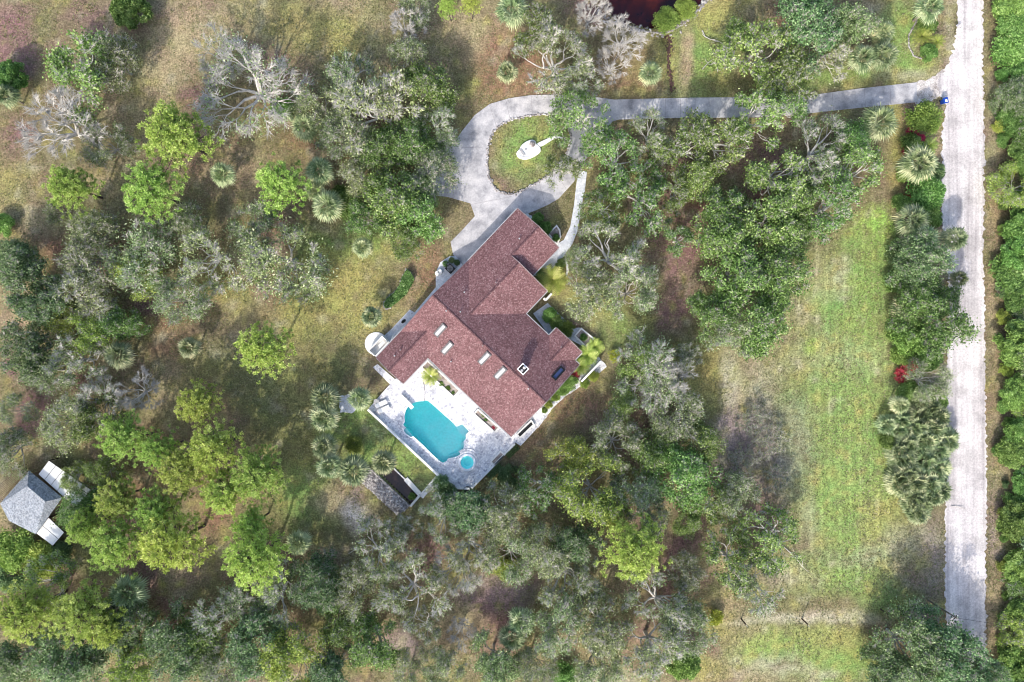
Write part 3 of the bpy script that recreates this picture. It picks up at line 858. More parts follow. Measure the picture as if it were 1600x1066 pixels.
GC = {'T': (156, 142, 112), 'P': (124, 98, 94), 'G': (120, 141, 80), 'B': (142, 166, 82), 'O': (110, 110, 72), 'L': (160, 154, 130),
      'V': (142, 128, 126), 'D': (112, 102, 80), 'W': (214, 206, 200), 'Y': (148, 142, 88), 'R': (134, 108, 86)}
PATCH = [  # px, py, rx, ry, kind, strength
    (280, 60, 60, 70, 'T', .8), (240, 110, 40, 60, 'T', .7), (430, 30, 90, 40, 'Y', .5), (360, 20, 60, 30, 'T', .5), (20, 50, 40, 60, 'P', .9), (150, 30, 60, 25, 'P', .5),
    (30, 110, 40, 40, 'P', .8), (530, 60, 70, 50, 'Y', .6), (720, 60, 60, 60, 'T', .6), (740, 130, 40, 30, 'O', .7), (700, 90, 40, 30, 'D', .5), (180, 170, 40, 30, 'T', .6), (320, 230, 60, 60, 'R', .5), (350, 260, 70, 50, 'T', .4),
    (20, 280, 40, 60, 'Y', .4), (50, 350, 70, 40, 'T', .5), (150, 290, 20, 30, 'T', .8), (340, 330, 60, 30, 'D', .4), (30, 220, 30, 40, 'P', .6), (450, 160, 50, 30, 'R', .5),
    (480, 230, 60, 40, 'R', .5), (300, 150, 30, 30, 'P', .5), (610, 180, 30, 25, 'R', .8), (540, 260, 20, 50, 'R', .7),
    (520, 400, 60, 50, 'G', .8), (540, 450, 80, 60, 'Y', .8), (470, 500, 70, 50, 'Y', .8), (600, 380, 50, 40, 'G', .7), (640, 400, 40, 30, 'T', .4), (670, 420, 30, 60, 'R', .6), (640, 490, 30, 30, 'T', .6), (560, 500, 40, 50, 'Y', .6),
    (550, 580, 50, 40, 'D', .7), (500, 560, 60, 60, 'O', .8), (430, 640, 60, 80, 'O', .9), (460, 720, 60, 80, 'O', .8), (480, 790, 60, 60, 'G', .7), (530, 790, 40, 30, 'T', .6), (560, 800, 30, 30, 'W', .5),
    (540, 660, 50, 40, 'G', .8), (560, 720, 40, 30, 'G', .8), (640, 700, 60, 60, 'G', .8), (610, 670, 50, 40, 'G', .8), (590, 605, 25, 25, 'D', .8), (350, 460, 40, 30, 'Y', .6),
    (330, 520, 50, 50, 'D', .7), (270, 520, 40, 60, 'R', .6), (350, 590, 60, 50, 'O', .6), (330, 640, 40, 40, 'R', .6), (260, 600, 30, 40, 'T', .6), (200, 610, 40, 40, 'T', .5), (75, 600, 25, 25, 'T', .6),
    (50, 640, 40, 50, 'P', .9), (230, 475, 30, 30, 'P', .7), (170, 400, 40, 40, 'P', .6), (20, 560, 20, 30, 'P', .8), (150, 560, 40, 30, 'T', .5), (85, 390, 40, 40, 'R', .5), (240, 700, 60, 40, 'R', .6), (230, 760, 50, 40, 'R', .7), (330, 800, 40, 60, 'R', .6), (310, 720, 30, 30, 'R', .6),
    (380, 770, 40, 30, 'R', .5), (410, 830, 40, 40, 'O', .6), (440, 870, 40, 20, 'P', .6), (250, 900, 60, 50, 'P', .8), (270, 900, 40, 40, 'T', .4), (280, 960, 50, 30, 'P', .7), (130, 900, 50, 30, 'T', .6), (110, 910, 40, 20, 'P', .5), (40, 880, 40, 30, 'T', .6), (150, 880, 30, 30, 'O', .6),
    (500, 840, 60, 40, 'O', .6), (520, 870, 30, 30, 'V', .4), (660, 860, 30, 50, 'P', .8), (780, 930, 60, 40, 'V', .9), (770, 960, 60, 60, 'P', .6), (720, 980, 40, 40, 'T', .7), (700, 1000, 40, 30, 'T', .6), (640, 1010, 40, 40, 'V', .6), (850, 860, 20, 30, 'P', .9), (840, 900, 30, 20, 'P', .6),
    (870, 650, 60, 40, 'R', .8), (840, 700, 50, 40, 'R', .7), (900, 640, 60, 40, 'R', .6), (910, 700, 50, 40, 'D', .6), (860, 680, 40, 30, 'O', .4), (1000, 700, 30, 40, 'P', .7), (1030, 660, 50, 30, 'P', .4),
    (930, 480, 50, 30, 'Y', .7), (980, 520, 50, 40, 'G', .6), (1020, 490, 60, 40, 'O', .7), (1060, 480, 40, 60, 'P', .7), (1040, 410, 30, 50, 'P', .7), (1080, 380, 30, 60, 'P', .7), (1080, 330, 30, 60, 'P', .8), (1060, 300, 40, 60, 'P', .5), (1080, 560, 60, 60, 'O', .8), (1110, 600, 60, 60, 'Y', .6),
    (1090, 300, 40, 50, 'R', .5), (1180, 240, 60, 40, 'P', .6), (1200, 300, 40, 50, 'P', .6), (1000, 250, 40, 30, 'O', .5), (940, 330, 30, 60, 'Y', .8), (930, 290, 20, 30, 'T', .5), (860, 350, 30, 25, 'O', .8), (880, 440, 20, 30, 'Y', .9),
    (830, 230, 60, 60, 'G', .9), (845, 200, 20, 20, 'R', .3), (800, 120, 60, 50, 'R', .6), (820, 90, 30, 30, 'R', .7), (780, 100, 40, 60, 'R', .5), (1010, 80, 40, 40, 'O', .7), (1020, 100, 40, 40, 'Y', .5), (960, 110, 60, 40, 'R', .4), (1000, 140, 40, 20, 'R', .5),
    (1100, 80, 60, 80, 'G', .8), (1070, 90, 12, 60, 'T', .8), (1120, 20, 60, 30, 'Y', .7), (1230, 20, 40, 40, 'R', .7), (1250, 20, 30, 30, 'T', .5), (1130, 130, 60, 20, 'O', .6), (1270, 120, 50, 30, 'G', .6), (1330, 120, 60, 20, 'G', .7), (1410, 60, 30, 80, 'G', .9), (1440, 110, 30, 25, 'B', .4),
    (1430, 120, 60, 12, 'L', .4), (1400, 180, 12, 60, 'Y', .8), (1395, 250, 14, 60, 'Y', .6), (1360, 380, 50, 60, 'G', .9), (1370, 340, 40, 30, 'B', .9), (1330, 480, 60, 100, 'G', .9), (1300, 440, 20, 40, 'L', .6), (1350, 560, 60, 80, 'G', .8), (1330, 560, 60, 40, 'L', .35),
    (1280, 560, 50, 50, 'L', .25), (1270, 545, 14, 14, 'B', .8), (1300, 640, 80, 60, 'G', .8), (1250, 640, 50, 40, 'G', .5), (1180, 610, 30, 50, 'L', .5), (1140, 600, 16, 60, 'L', .8), (1190, 690, 60, 55, 'V', .5), (1170, 700, 20, 60, 'O', .4), (1225, 700, 14, 50, 'G', .4), (1215, 750, 40, 60, 'V', .7), (1150, 700, 40, 60, 'V', .7), (1200, 800, 40, 60, 'P', .6),
    (1240, 660, 30, 50, 'V', .5), (1350, 700, 70, 80, 'G', .9), (1330, 800, 70, 80, 'G', .9), (1380, 820, 50, 60, 'Y', .7), (1265, 800, 16, 50, 'L', .4), (1290, 760, 16, 50, 'G', .7), (1320, 900, 90, 40, 'G', .7), (1430, 850, 40, 30, 'L', .7), (1458, 870, 18, 70, 'V', .4), (1350, 870, 60, 20, 'L', .4),
    (1230, 910, 50, 20, 'L', .4), (1250, 970, 140, 9, 'L', .9), (1330, 962, 80, 8, 'L', .6), (1280, 1030, 110, 45, 'G', .9), (1180, 1010, 50, 30, 'B', .3), (1220, 1050, 60, 20, 'L', .5), (1100, 1040, 40, 30, 'Y', .6), (950, 1060, 70, 16, 'L', .8), (1300, 1000, 60, 20, 'Y', .5),
    (1120, 960, 40, 40, 'Y', .5), (1400, 930, 60, 30, 'G', .5), (1450, 950, 24, 22, 'V', .6), (1080, 830, 30, 60, 'P', .9), (1085, 880, 30, 40, 'P', .8), (1010, 760, 24, 14, 'P', .8), (980, 815, 24, 16, 'P', .8), (935, 855, 22, 20, 'R', .7), (1120, 870, 40, 30, 'T', .5), (870, 810, 24, 20, 'T', .7),
    (1310, 620, 120, 300, 'G', .35), (1280, 700, 70, 140, 'G', .25), (1250, 600, 60, 90, 'O', .2), (1390, 760, 40, 120, 'G', .35), (1430, 840, 40, 50, 'O', .3),
    (1555, 300, 14, 700, 'D', .8), (1550, 200, 10, 100, 'L', .3), (1560, 180, 12, 60, 'L', .7), (1562, 320, 14, 100, 'R', .4), (1556, 540, 16, 500, 'T', .35), (1560, 980, 26, 80, 'T', .6), (1556, 830, 16, 60, 'V', .4), (1485, 60, 8, 60, 'L', .5), (1475, 330, 14, 80, 'P', .4), (1460, 560, 20, 60, 'V', .5),
]
def ground():
    xs = np.arange(-92, 92.01, 0.4); ys = np.arange(-66, 66.01, 0.4)
    ox = np.array([98, 110, 130, 170, 250, 450, 900, 2000.0])
    xs = np.concatenate([-ox[::-1], xs, ox]); ys = np.concatenate([-ox[::-1] - 0, ys, ox])
    ys = np.unique(np.concatenate([-ox[::-1], np.arange(-66, 66.01, 0.4), ox, [-80, 80]]))
    X, Y = np.meshgrid(xs, ys, indexing='ij')
    nx, ny = X.shape
    wx = (fbm(X, Y, 9, 3) - .5) * 9; wy = (fbm(X, Y, 9, 13) - .5) * 9
    wx += (fbm(X, Y, 2.2, 5) - .5) * 4; wy += (fbm(X, Y, 2.2, 25) - .5) * 4
    base = np.array(lin((120, 112, 84))); C = np.ones((nx, ny, 3)) * base
    def blend(k, w):
        nonlocal C
        w = np.clip(w, 0, 1)[..., None]
        C = C * (1 - w) + np.array(lin(GC[k])) * w
    n1 = fbm(X, Y, 14, 41); n2 = fbm(X, Y, 7, 51); n3 = fbm(X, Y, 4, 61); n4 = fbm(X, Y, 1.6, 71)
    blend('T', (n1 - .52) * 5 * .6); blend('P', (n2 - .55) * 6 * .6); blend('O', (.46 - n3) * 5 * .6)
    for px, py, rx, ry, k, s in PATCH:
        cx, cy = (px - 800) * .1, (533 - py) * .1
        big = 1.0 if max(rx, ry) > 200 else 1.0
        wob = 0.35 if min(rx, ry) < 20 else 1.0
        d = np.sqrt(((X + wx * wob * .6 - cx) / (rx * .1)) ** 2 + ((Y + wy * .6 * wob - cy) / (ry * .1)) ** 2)
        blend(k, (1.25 - d) * 1.6 * s)
    blend('Y', (n4 - .56) * 3); blend('D', (.42 - n4) * 2.5); blend('L', (fbm(X, Y, 2.4, 91) - .64) * 3)
    far = (np.abs(X) > 94) | (np.abs(Y) > 67)
    C[far] = np.array(lin((118, 118, 78)))
    # mowing lines in the open field
    mow = (np.sin(X * 4.2 + 1.6 * np.sin(Y * .07) + fbm(X, Y, 12, 17) * 3) > .72) & (X > 42) & (X < 61) & (Y > -38) & (Y < 24)
    C[mow] *= 1.26
    Z = (fbm(X, Y, 10, 7) - .5) * 0.10
    near_flat = np.zeros_like(X, bool)
    def sink(poly, depth, soft=1.2):
        nonlocal Z
        ins = inside(X, Y, poly)
        Z = np.where(ins, -depth, Z)
    Z = np.minimum(Z, 0.0)
    sink(pondW, 1.4); sink(ditchW, 0.45); sink(lagoonW, 0.9)
    core = inside(X, Y, [tuple(Vector(p) * 0.985 + Vector((-5.0, -8)) * 0.015) for p in deckW])
    idx = np.arange(nx * ny).reshape(nx, ny)
    a, b, c, d = idx[:-1, :-1], idx[1:, :-1], idx[1:, 1:], idx[:-1, 1:]
    hole = core[:-1, :-1] & core[1:, :-1] & core[1:, 1:] & core[:-1, 1:]
    F = np.stack([a, b, c, d], -1)[~hole]
    me = mesh_np("ground", np.stack([X, Y, Z], -1).reshape(-1, 3), [F], [M['ground']], smooth=True)
    at = me.color_attributes.new("gcol", 'FLOAT_COLOR', 'POINT')
    cc = np.ones((nx * ny, 4), np.float32); cc[:, :3] = C.reshape(-1, 3)
    at.data.foreach_set("color", cc.ravel())
    tag(link("ground", me), kind="structure")
ground()

# ------------------------------------------------------------------ road, drive, paths
def rough_edge(poly, step, amp, seed):
    r = np.random.default_rng(seed); out = []
    n = len(poly)
    for i in range(n):
        a, b = Vector(poly[i]), Vector(poly[(i + 1) % n])
        k = max(1, int((b - a).length / step))
        nn = Vector((-(b - a).y, (b - a).x)).normalized() if (b - a).length else Vector((0, 0))
        for j in range(k):
            p = a.lerp(b, j / k) + nn * float(r.normal()) * amp
            out.append((p.x, p.y))
    return out

road_px = [(1495, -60), (1536, -60), (1536, 100), (1538, 220), (1536, 400), (1540, 620), (1541, 800), (1540, 930), (1541, 1120), (1480, 1120), (1478, 1000), (1476, 850), (1479, 760), (1480, 700),
           (1476, 620), (1480, 560), (1484, 470), (1478, 400), (1470, 320), (1471, 250), (1474, 200), (1477, 165), (1472, 150), (1462, 130), (1470, 118), (1482, 96), (1491, 70), (1496, 30)]
mb = MB(); mb.prism(rough_edge(W2(road_px), 0.32, 0.15, 3), -0.3, 0.055)
tag(mb.build("road", M['road']), kind="structure")
mb = MB(); mb.prism(rough_edge(W2([(1428, 129), (1450, 124), (1476, 108), (1480, 150), (1468, 152), (1455, 158), (1430, 163)]), 0.4, 0.10, 4), -0.2, 0.035)
tag(mb.build("gravel_apron", M['gravel']), kind="structure")
mb = MB(); driveW = W2(DRIVE)
mb.prism(driveW, -0.2, 0.07, holes=[islandW[::-1]])
tag(mb.build("driveway", M['concrete']), kind="structure")
jt = MB()   # expansion joints across the slabs
def joint(a, b, w=0.022, z=0.074):
    a, b = P(*a).to_2d(), P(*b).to_2d(); n = Vector((-(b - a).y, (b - a).x)).normalized() * w
    jt.add([(*(a + n), z), (*(a - n), z), (*(b - n), z), (*(b + n), z)], [(0, 1, 2, 3)])
for x in (1000, 1040, 1063, 1086, 1134, 1178, 1222): joint((x, 153.8), (x, 184.6))
for x, y0, y1 in ((1267, 149.5, 176.5), (1300, 145, 172.5), (1350, 138.5, 167.5), (1390, 134, 164)): joint((x, y0), (x + 2, y1))
for a, b in (((790, 156), (797, 186)), ((765, 165), (776, 198)), ((706, 232), (762, 230)), ((735, 320), (800, 307)), ((842, 284), (852, 321)), ((866, 267), (885, 296)), ((870, 149), (872, 181)), ((830, 150), (832, 180))): joint(a, b)
tag(jt.build("driveway_joints", M['concrete_joint']), kind="structure")
mb = MB(); mb.prism(W2(SIDEWALK), -0.2, 0.08); tag(mb.build("front_walk", M['walk']), kind="structure")
mb = MB(); mb.prism(W2(COURT), -0.2, 0.12); tag(mb.build("courtyard", M['walk']), kind="structure")
mb = MB(); mb.prism(W2(PATIO), -0.2, 0.10); tag(mb.build("side_patio", M['walk']), kind="structure")
mb = MB(); mb.prism(W2([(598, 527), (612, 514), (640, 484), (655, 492), (612, 536), (600, 540)]), -0.2, 0.09); tag(mb.build("side_path", M['walk']), kind="structure")
mb = MB(); mb.prism(W2([(583, 574), (590, 569), (619, 594), (611, 602)]), -0.2, 0.16); tag(mb.build("side_step_path", M['deck']), kind="structure")
mb = MB(); mb.prism(rough_edge(W2(GARDENWALK), 0.5, 0.05, 8), -0.2, 0.10); tag(mb.build("garden_walk", M['deck']), kind="structure")
mb = MB(); mb.prism(rough_edge(W2([(529, 618), (552, 616), (560, 630), (553, 644), (532, 645)]), 0.4, 0.08, 9), -0.2, 0.02); tag(mb.build("gravel_pad", M['walk']), kind="structure")
mb = MB(); mb.prism(W2([(655, 774), (684, 740), (690, 745), (661, 779)]), -0.1, 0.10); tag(mb.build("lagoon_path", M['deck']), kind="structure")

# pond water, bank stones
mb = MB(); mb.prism([tuple(Vector(p) * 1.0) for p in smooth(W2(POND), 1)], -0.52, -0.5, bottom=False); tag(mb.build("pond_water", M['pond_water']), kind="structure")
mb = MB(); mb.prism(lagoonW, -0.42, -0.4, bottom=False); tag(mb.build("lagoon_water", M['lagoon_water']), kind="structure")

def stone(mb, c, s, r):
    """one rough stone"""
    n, k = 6, 3
    prof = []
    vs = [(0, 0, 1)]; fs = []
    for i in range(1, k + 1):
        ph = i / (k + 1) * math.pi * 0.8
        for j in range(n):
            a = 2 * math.pi * j / n + i * 0.3
            q = 1 + r.uniform(-0.18, 0.18)
            vs.append((math.sin(ph) * math.cos(a) * q, math.sin(ph) * math.sin(a) * q, math.cos(ph)))
    for j in range(n): fs.append((0, 1 + j, 1 + (j + 1) % n))
    for i in range(k - 1):
        for j in range(n): fs.append((1 + i * n + j, 1 + (i + 1) * n + j, 1 + (i + 1) * n + (j + 1) % n, 1 + i * n + (j + 1) % n))
    rz = r.random() * 6.28; ax = r.uniform(0.7, 1.2)
    V = []
    for x, y, z in vs:
        x *= s * ax; y *= s / ax; z *= s * 0.6
        V.append((c[0] + x * math.cos(rz) - y * math.sin(rz), c[1] + x * math.sin(rz) + y * math.cos(rz), c[2] + z))
    mb.add(V, fs)

def stone_line(name, label, cat, pts, step, s, z, spread=0.1, group=None, mat='stone'):
    mb = MB(); r = np.random.default_rng(len(pts) * 7 + int(abs(pts[0][0]) * 10) % 97)
    for (a, b) in zip(pts[:-1], pts[1:]):
        a, b = Vector(a), Vector(b); L = (b - a).length; k = max(1, int(L / step))
        for j in range(k):
            p = a.lerp(b, j / k) + Vector((r.normal(), r.normal())) * spread
            stone(mb, (p.x, p.y, z), s * r.uniform(0.7, 1.3), r)
    mb.tube([(p[0], p[1], z - s * .35) for p in pts], s * .7, 5)
    return tag(mb.build(name, M[mat]), label, cat, group)
stone_line("stone_edging", "rough stone edging around the grass island in the drive", "edging", islandW + [islandW[0]], 0.22, 0.17, 0.08, 0.10)
stone_line("rock_bank", "pale stones lining the edge of the dark pond at the top", "rocks",
           W2([(930, 20), (950, 32), (975, 42), (1000, 48), (1030, 52), (1050, 48), (1068, 38), (1085, 22), (1105, 2), (1115, -8)]), 0.16, 0.20, -0.02, 0.35)
stone_line("rock_ditch", "dark stones filling the drainage ditch between pond and drive", "rocks",
           W2([(1044, 50), (1047, 62), (1045, 80), (1046, 100), (1049, 120), (1051, 144)]), 0.07, 0.16, -0.38, 0.34, mat='mulch')
stone_line("bed_edging", "dark curved stone edging of the garden bed near the mailbox", "edging", W2([(1440, 20), (1431, 35), (1420, 55), (1420, 72), (1428, 88), (1440, 92)]), 0.25, 0.16, 0.02, 0.03)

# cobbled rock wall beside the lagoon
r_ = np.random.default_rng(5); mb = MB()
a, b, c_, d_ = [Vector(v) for v in W2([(575, 728), (564, 752), (622, 806), (640, 797)])]
quad = [tuple(v) for v in (a, Vector(W2([(641, 790)])[0]), c_, b)]
mb.prism(quad, -0.1, 0.16)
for i in range(62):
    for j in range(13):
        u = (i + r_.random()) / 62; v = (j + r_.random()) / 13
        p = a.lerp(Vector(quad[1]), u).lerp(b.lerp(c_, u), v)
        stone(mb, (p.x, p.y, 0.14 + 0.25 * math.sin(math.pi * v)), r_.uniform(0.09, 0.19), r_)
mb.tube([(*a.lerp(Vector(quad[1]), t), 0.35) for t in (0, .5, 1)], 0.14, 5)
tag(mb.build("rock_wall", M['stone']), "cobbled grey rock wall beside the dark rectangular lagoon", "rock wall")
mb = MB()
def seg(mb, a, b, w, z0, z1, m=0):
    a, b = P(*a).to_2d(), P(*b).to_2d(); d = b - a
    mb.box(((a.x + b.x) / 2, (a.y + b.y) / 2, (z0 + z1) / 2), (d.length, w, z1 - z0), math.atan2(d.y, d.x), m)
seg(mb, (612, 729), (634, 750), .2, -.8, .12); seg(mb, (634, 748), (656, 772), .75, -.8, .2)
tag(mb.build("lagoon_wall", M['white_wall']), "white masonry wall along the northeast side of the dark lagoon", "wall")
mb = MB(); seg(mb, (656, 774), (641.5, 791), .35, -.8, .25)
tag(mb.build("lagoon_weir", M['white_wall']), "short white masonry end wall closing the dark lagoon", "wall")

# ------------------------------------------------------------------ pool deck, pool, spa
DZ = 0.35
poolW = [tuple(v) for v in PL(POOL, DZ)]
spa = P(*SPA, DZ)
spaR = 1.02
spa_ring = [(spa.x + 1.2 * math.cos(t * 2 * math.pi / 36), spa.y + 1.2 * math.sin(t * 2 * math.pi / 36)) for t in range(36)]
mb = MB(); mb.prism(PL(DECK, DZ), -0.2, DZ, holes=[poolW[::-1], spa_ring[::-1]], bottom=False)
tag(mb.build("pool_deck", M['deck']), kind="structure")

pool = thing("swimming_pool", "turquoise kidney-edged swimming pool in the white stone deck", "pool", (*np.mean(poolW, axis=0), 0))
ploc = pool.location.copy()
def rel(mb): mb.v = [(x - ploc.x, y - ploc.y, z) for x, y, z in mb.v]; return mb
pa = np.array(poolW)
x0, y0 = pa.min(0) - .3; x1, y1 = pa.max(0) + .3
gx = np.arange(x0, x1, .25); gy = np.arange(y0, y1, .25)
GX, GY = np.meshgrid(gx, gy, indexing='ij')
u_ = np.array((0.725, -0.688)); q0 = np.array(P(640, 650).to_2d())
s_ = (GX - q0[0]) * u_[0] + (GY - q0[1]) * u_[1]
w_ = (GX - q0[0]) * 0.688 + (GY - q0[1]) * 0.725
zz = -1.6 + np.clip((s_ - 1.0) / 6.0, 0, 1) * 0.95
ins = inside(GX, GY, [tuple(p) for p in poolW])
keep = ins.copy()
for dx in (-1, 0, 1):
    for dy in (-1, 0, 1): keep |= np.roll(np.roll(ins, dx, 0), dy, 1)
idx = np.arange(GX.size).reshape(GX.shape)
kf = keep[:-1, :-1] & keep[1:, :-1] & keep[1:, 1:] & keep[:-1, 1:]
F = np.stack([idx[:-1, :-1], idx[1:, :-1], idx[1:, 1:], idx[:-1, 1:]], -1)[kf]
me = mesh_np("basin_floor", np.stack([GX - ploc.x, GY - ploc.y, zz], -1).reshape(-1, 3), [F], [M['plaster']], smooth=True)
link("basin_floor", me, pool)
mb = MB(); n = len(poolW)
mb.add([(*p, DZ - .01) for p in poolW] + [(*p, -2.5) for p in poolW], [(i, (i + 1) % n, n + (i + 1) % n, n + i) for i in range(n)])
rel(mb).build("basin_wall", M['plaster'], pool)
mb = MB(); mb.prism([Vector(p) for p in PL(Z8([(755, 300), (848, 300), (922, 378), (898, 402), (885, 418), (888, 445), (845, 420)]), 0)], -1.5, 0.06)
rel(mb).build("sun_shelf", M['plaster'], pool)
mb = MB(); mb.prism([Vector(p) for p in PL(Z8([(866, 490), (868, 545), (850, 595), (820, 633), (770, 656), (695, 672), (700, 640), (790, 610), (825, 560), (835, 500)]), 0)], -1.5, -0.25)
rel(mb).build("pool_step", M['plaster'], pool)
mb = MB(); mb.prism([Vector(p) for p in PL(Z8([(318, 432), (292, 438), (240, 402), (217, 370), (226, 347), (242, 345), (280, 385)]), 0)], -2.0, 0.02)
rel(mb).build("pool_bench", M['plaster'], pool)
cen = Vector(np.mean(poolW, axis=0))
def offset_ring(poly, d):
    out = []; n = len(poly)
    area = sum(poly[i][0] * poly[(i + 1) % n][1] - poly[(i + 1) % n][0] * poly[i][1] for i in range(n))
    sg = 1 if area > 0 else -1
    for i in range(n):
        a, b, c = Vector(poly[i - 1]), Vector(poly[i]), Vector(poly[(i + 1) % n])
        t = ((b - a).normalized() + (c - b).normalized())
        t = t.normalized() if t.length > 1e-4 else (c - b).normalized()
        out.append((b.x + t.y * d * sg, b.y - t.x * d * sg))
    return out
outer = offset_ring(poolW, 0.16)
mb = MB(); n = len(poolW)
inner = offset_ring(poolW, -0.03)
mb.add([(*p, DZ + .03) for p in inner] + [(*p, DZ + .03) for p in outer] + [(*p, DZ) for p in outer] + [(*p, DZ - .08) for p in inner],
       [(i, (i + 1) % n, n + (i + 1) % n, n + i) for i in range(n)] + [(n + i, n + (i + 1) % n, 2 * n + (i + 1) % n, 2 * n + i) for i in range(n)] + [((i + 1) % n, i, 3 * n + i, 3 * n + (i + 1) % n) for i in range(n)])
rel(mb).build("coping", M['coping'], pool)
mb = MB(); mb.prism(offset_ring(poolW, 0.05), -2.7, 0.19); rel(mb)
mb.build("water", M['pool_water'], pool)
mb = MB(); mb.lathe([(0.0, 0.0), (.09, .0), (.1, -.02)], (0, 0, 0), 12)
for dx, dy in ((659.5, 651.5), (667, 658)):
    p = P(dx, dy, -2); mbi = MB(); mbi.lathe([(0.0, .02), (.10, .02), (.13, 0)], (p.x, p.y, -1.57), 12); rel(mbi).build("drain_cover", M['white_paint'], pool)

ht = thing("hot_tub", "small round hot tub beside the swimming pool", "hot tub", (spa.x, spa.y, 0))
mb = MB(); mb.lathe([(1.38, DZ + .002), (1.38, DZ + .28), (1.30, DZ + .32), (1.04, DZ + .32), (1.0, DZ + .27), (1.0, 0.60)], (0, 0, 0), 40)
mb2 = MB(); mb2.lathe([(0.998, 0.62), (0.998, 0.12), (0.62, 0.12), (0.62, -.35), (0, -.35)], (0, 0, 0), 40); mb2.build("basin", M['plaster'], ht)
mb.build("shell", M['coping'], ht, smooth=False)
mb = MB(); mb.lathe([(0, 0.555), (1.0, 0.555)], (0, 0, 0), 40); mb.build("water", M['spa_water'], ht)
for i, rr in enumerate((2.15, 1.78)):
    mb = MB(); mb.lathe([(rr, DZ + .002), (rr, DZ + .10 + i * .08), (rr - .08, DZ + .115 + i * .08), (1.385, DZ + .115 + i * .08)], (0, 0, 0), 30, a0=math.radians(-48), a1=math.radians(128))
    mb.build("step", M['deck'], ht)
mb = MB(); mb.lathe([(1.86 + .2, DZ + .116), (1.86 + .2, DZ + .124), (1.80, DZ + .124)], (0, 0, 0), 30, a0=math.radians(-40), a1=math.radians(120))

# diving board
a, b = P(626.5, 619, DZ + .4), P(645, 638, DZ + .4); d = (b - a); ang = math.atan2(d.y, d.x)
db = thing("diving_board", "short white diving board at the deep end of the pool", "diving board", (a.x, a.y, DZ), ang)
L = d.length
mb = MB(); mb.box((L / 2, 0, .5), (L, .62, .08)); mb.build("board", M['white_paint'], db)
mb = MB(); mb.box((.35, 0, .24), (.45, .55, .44)); mb.box((1.2, 0, .33), (.12, .5, .26)); mb.box((1.2, 0, .12), (.1, .4, .2)); mb.build("stand", M['metal'], db)

# deck walls
def wall(name, label, pts, w, z0, z1, mat='white_wall', cap=True, group=None):
    root = thing(name, label, "wall", (*P(*pts[0]).to_2d(), 0), 0, group); loc = root.location.copy()
    mb = MB(); mc = MB()
    for a, b in zip(pts[:-1], pts[1:]):
        seg(mb, a, b, w, z0, z1 - .06)
        seg(mc, a, b, w + .08, z1 - .06 + .001, z1)
    for q in (mb, mc): q.v = [(x - loc.x, y - loc.y, z) for x, y, z in q.v]
    mb.build("wall", M[mat], root); mc.build("coping", M['white_paint'], root)
    return root
wall("parapet_wall", "long white parapet wall along the southwest edge of the pool deck", [(577, 639), (707, 760.5)], .24, -.2, 1.2)
wall("parapet_wall", "white parapet wall along the southeast edge of the deck behind the hot tub", [(737, 761.5), (804.5, 693)], .24, -.2, .75)
wall("parapet_wall", "short white wall at the bottom tip of the pool deck", [(708.5, 761.5), (734, 762.5)], .24, -.2, .6)
wall("garden_wall", "thin white wall among plants at the right end of the house", [(907, 595.5), (937, 564.5)], .22, -.1, 1.5)
wall("garden_wall", "white wall continuing off the deck tip beside a round dark pot", [(709, 763), (726, 780)], .18, -.1, .5)
wall("entry_wall", "white bracket-shaped wall at the corner of the garage roof", [(849, 467), (852, 470), (861, 460)], .22, 0, 1.6)

def planter(name, label, pts, w=.22, h=.4, z=DZ, fill='soil', wallmat='white_wall'):
    W = W2(pts, z); cx, cy = np.mean(W, axis=0)
    root = thing(name, label, "planter", (cx, cy, z)); mb = MB(); n = len(pts)
    for i in range(n):
        a, b = Vector(W[i]), Vector(W[(i + 1) % n]); d = b - a
        m_ = (a + b) / 2
        mb.box((m_.x - cx, m_.y - cy, h / 2 + (0.002 * (i % 2))), (d.length + w * .99, w, h), math.atan2(d.y, d.x))
    mb.build("rim", M[wallmat], root)
    mb = MB(); mb.prism([(x - cx, y - cy) for x, y in W], 0.003, h * .55); mb.build("soil", M[fill], root)
    return root
planter("planter_bed", "raised L-side planter along the house wall with a leafy palm", [(668.5, 564), (659, 573.5), (709, 620), (718.5, 610)])
planter("planter_bed", "narrow white planter under the eaves beside the pool shallow end", [(747, 640), (741, 646.5), (773, 675), (780, 668)])
planter("planter_bed", "small empty white rectangular planter by the deck parapet", [(782, 705), (767, 721), (772, 726.5), (788.5, 710.5)])
planter("planter_bed", "dark sunken bed with black plants at the house south corner", [(812, 684), (808, 678), (830, 657), (834, 663)], fill='dark')
planter("planter_bed", "square white planter in the front courtyard with a green plant", [(898, 525), (908, 513.5), (927, 529), (915, 541)], z=.12, h=.35)
planter("planter_bed", "leaf-shaped white planter between garage wall and front walk", [(857, 366), (869.5, 353.5), (874, 360), (875.5, 370), (870.5, 383)], z=.02, h=.4)

mb = MB(); pts = [P(x, y).to_2d() for x, y in ((883, 408), (886, 415), (886.5, 424), (884, 432))]
root = thing("curved_wall", "low curved white wall beside the yellow feather palm", "wall", (pts[0].x, pts[0].y, 0))
for a, b in zip(pts[:-1], pts[1:]): 
    d = b - a; m_ = (a + b) / 2 - pts[0]; mb.box((m_.x, m_.y, .3), (d.length + .15, .3, .6), math.atan2(d.y, d.x))
mb.build("wall", M['white_wall'], root)

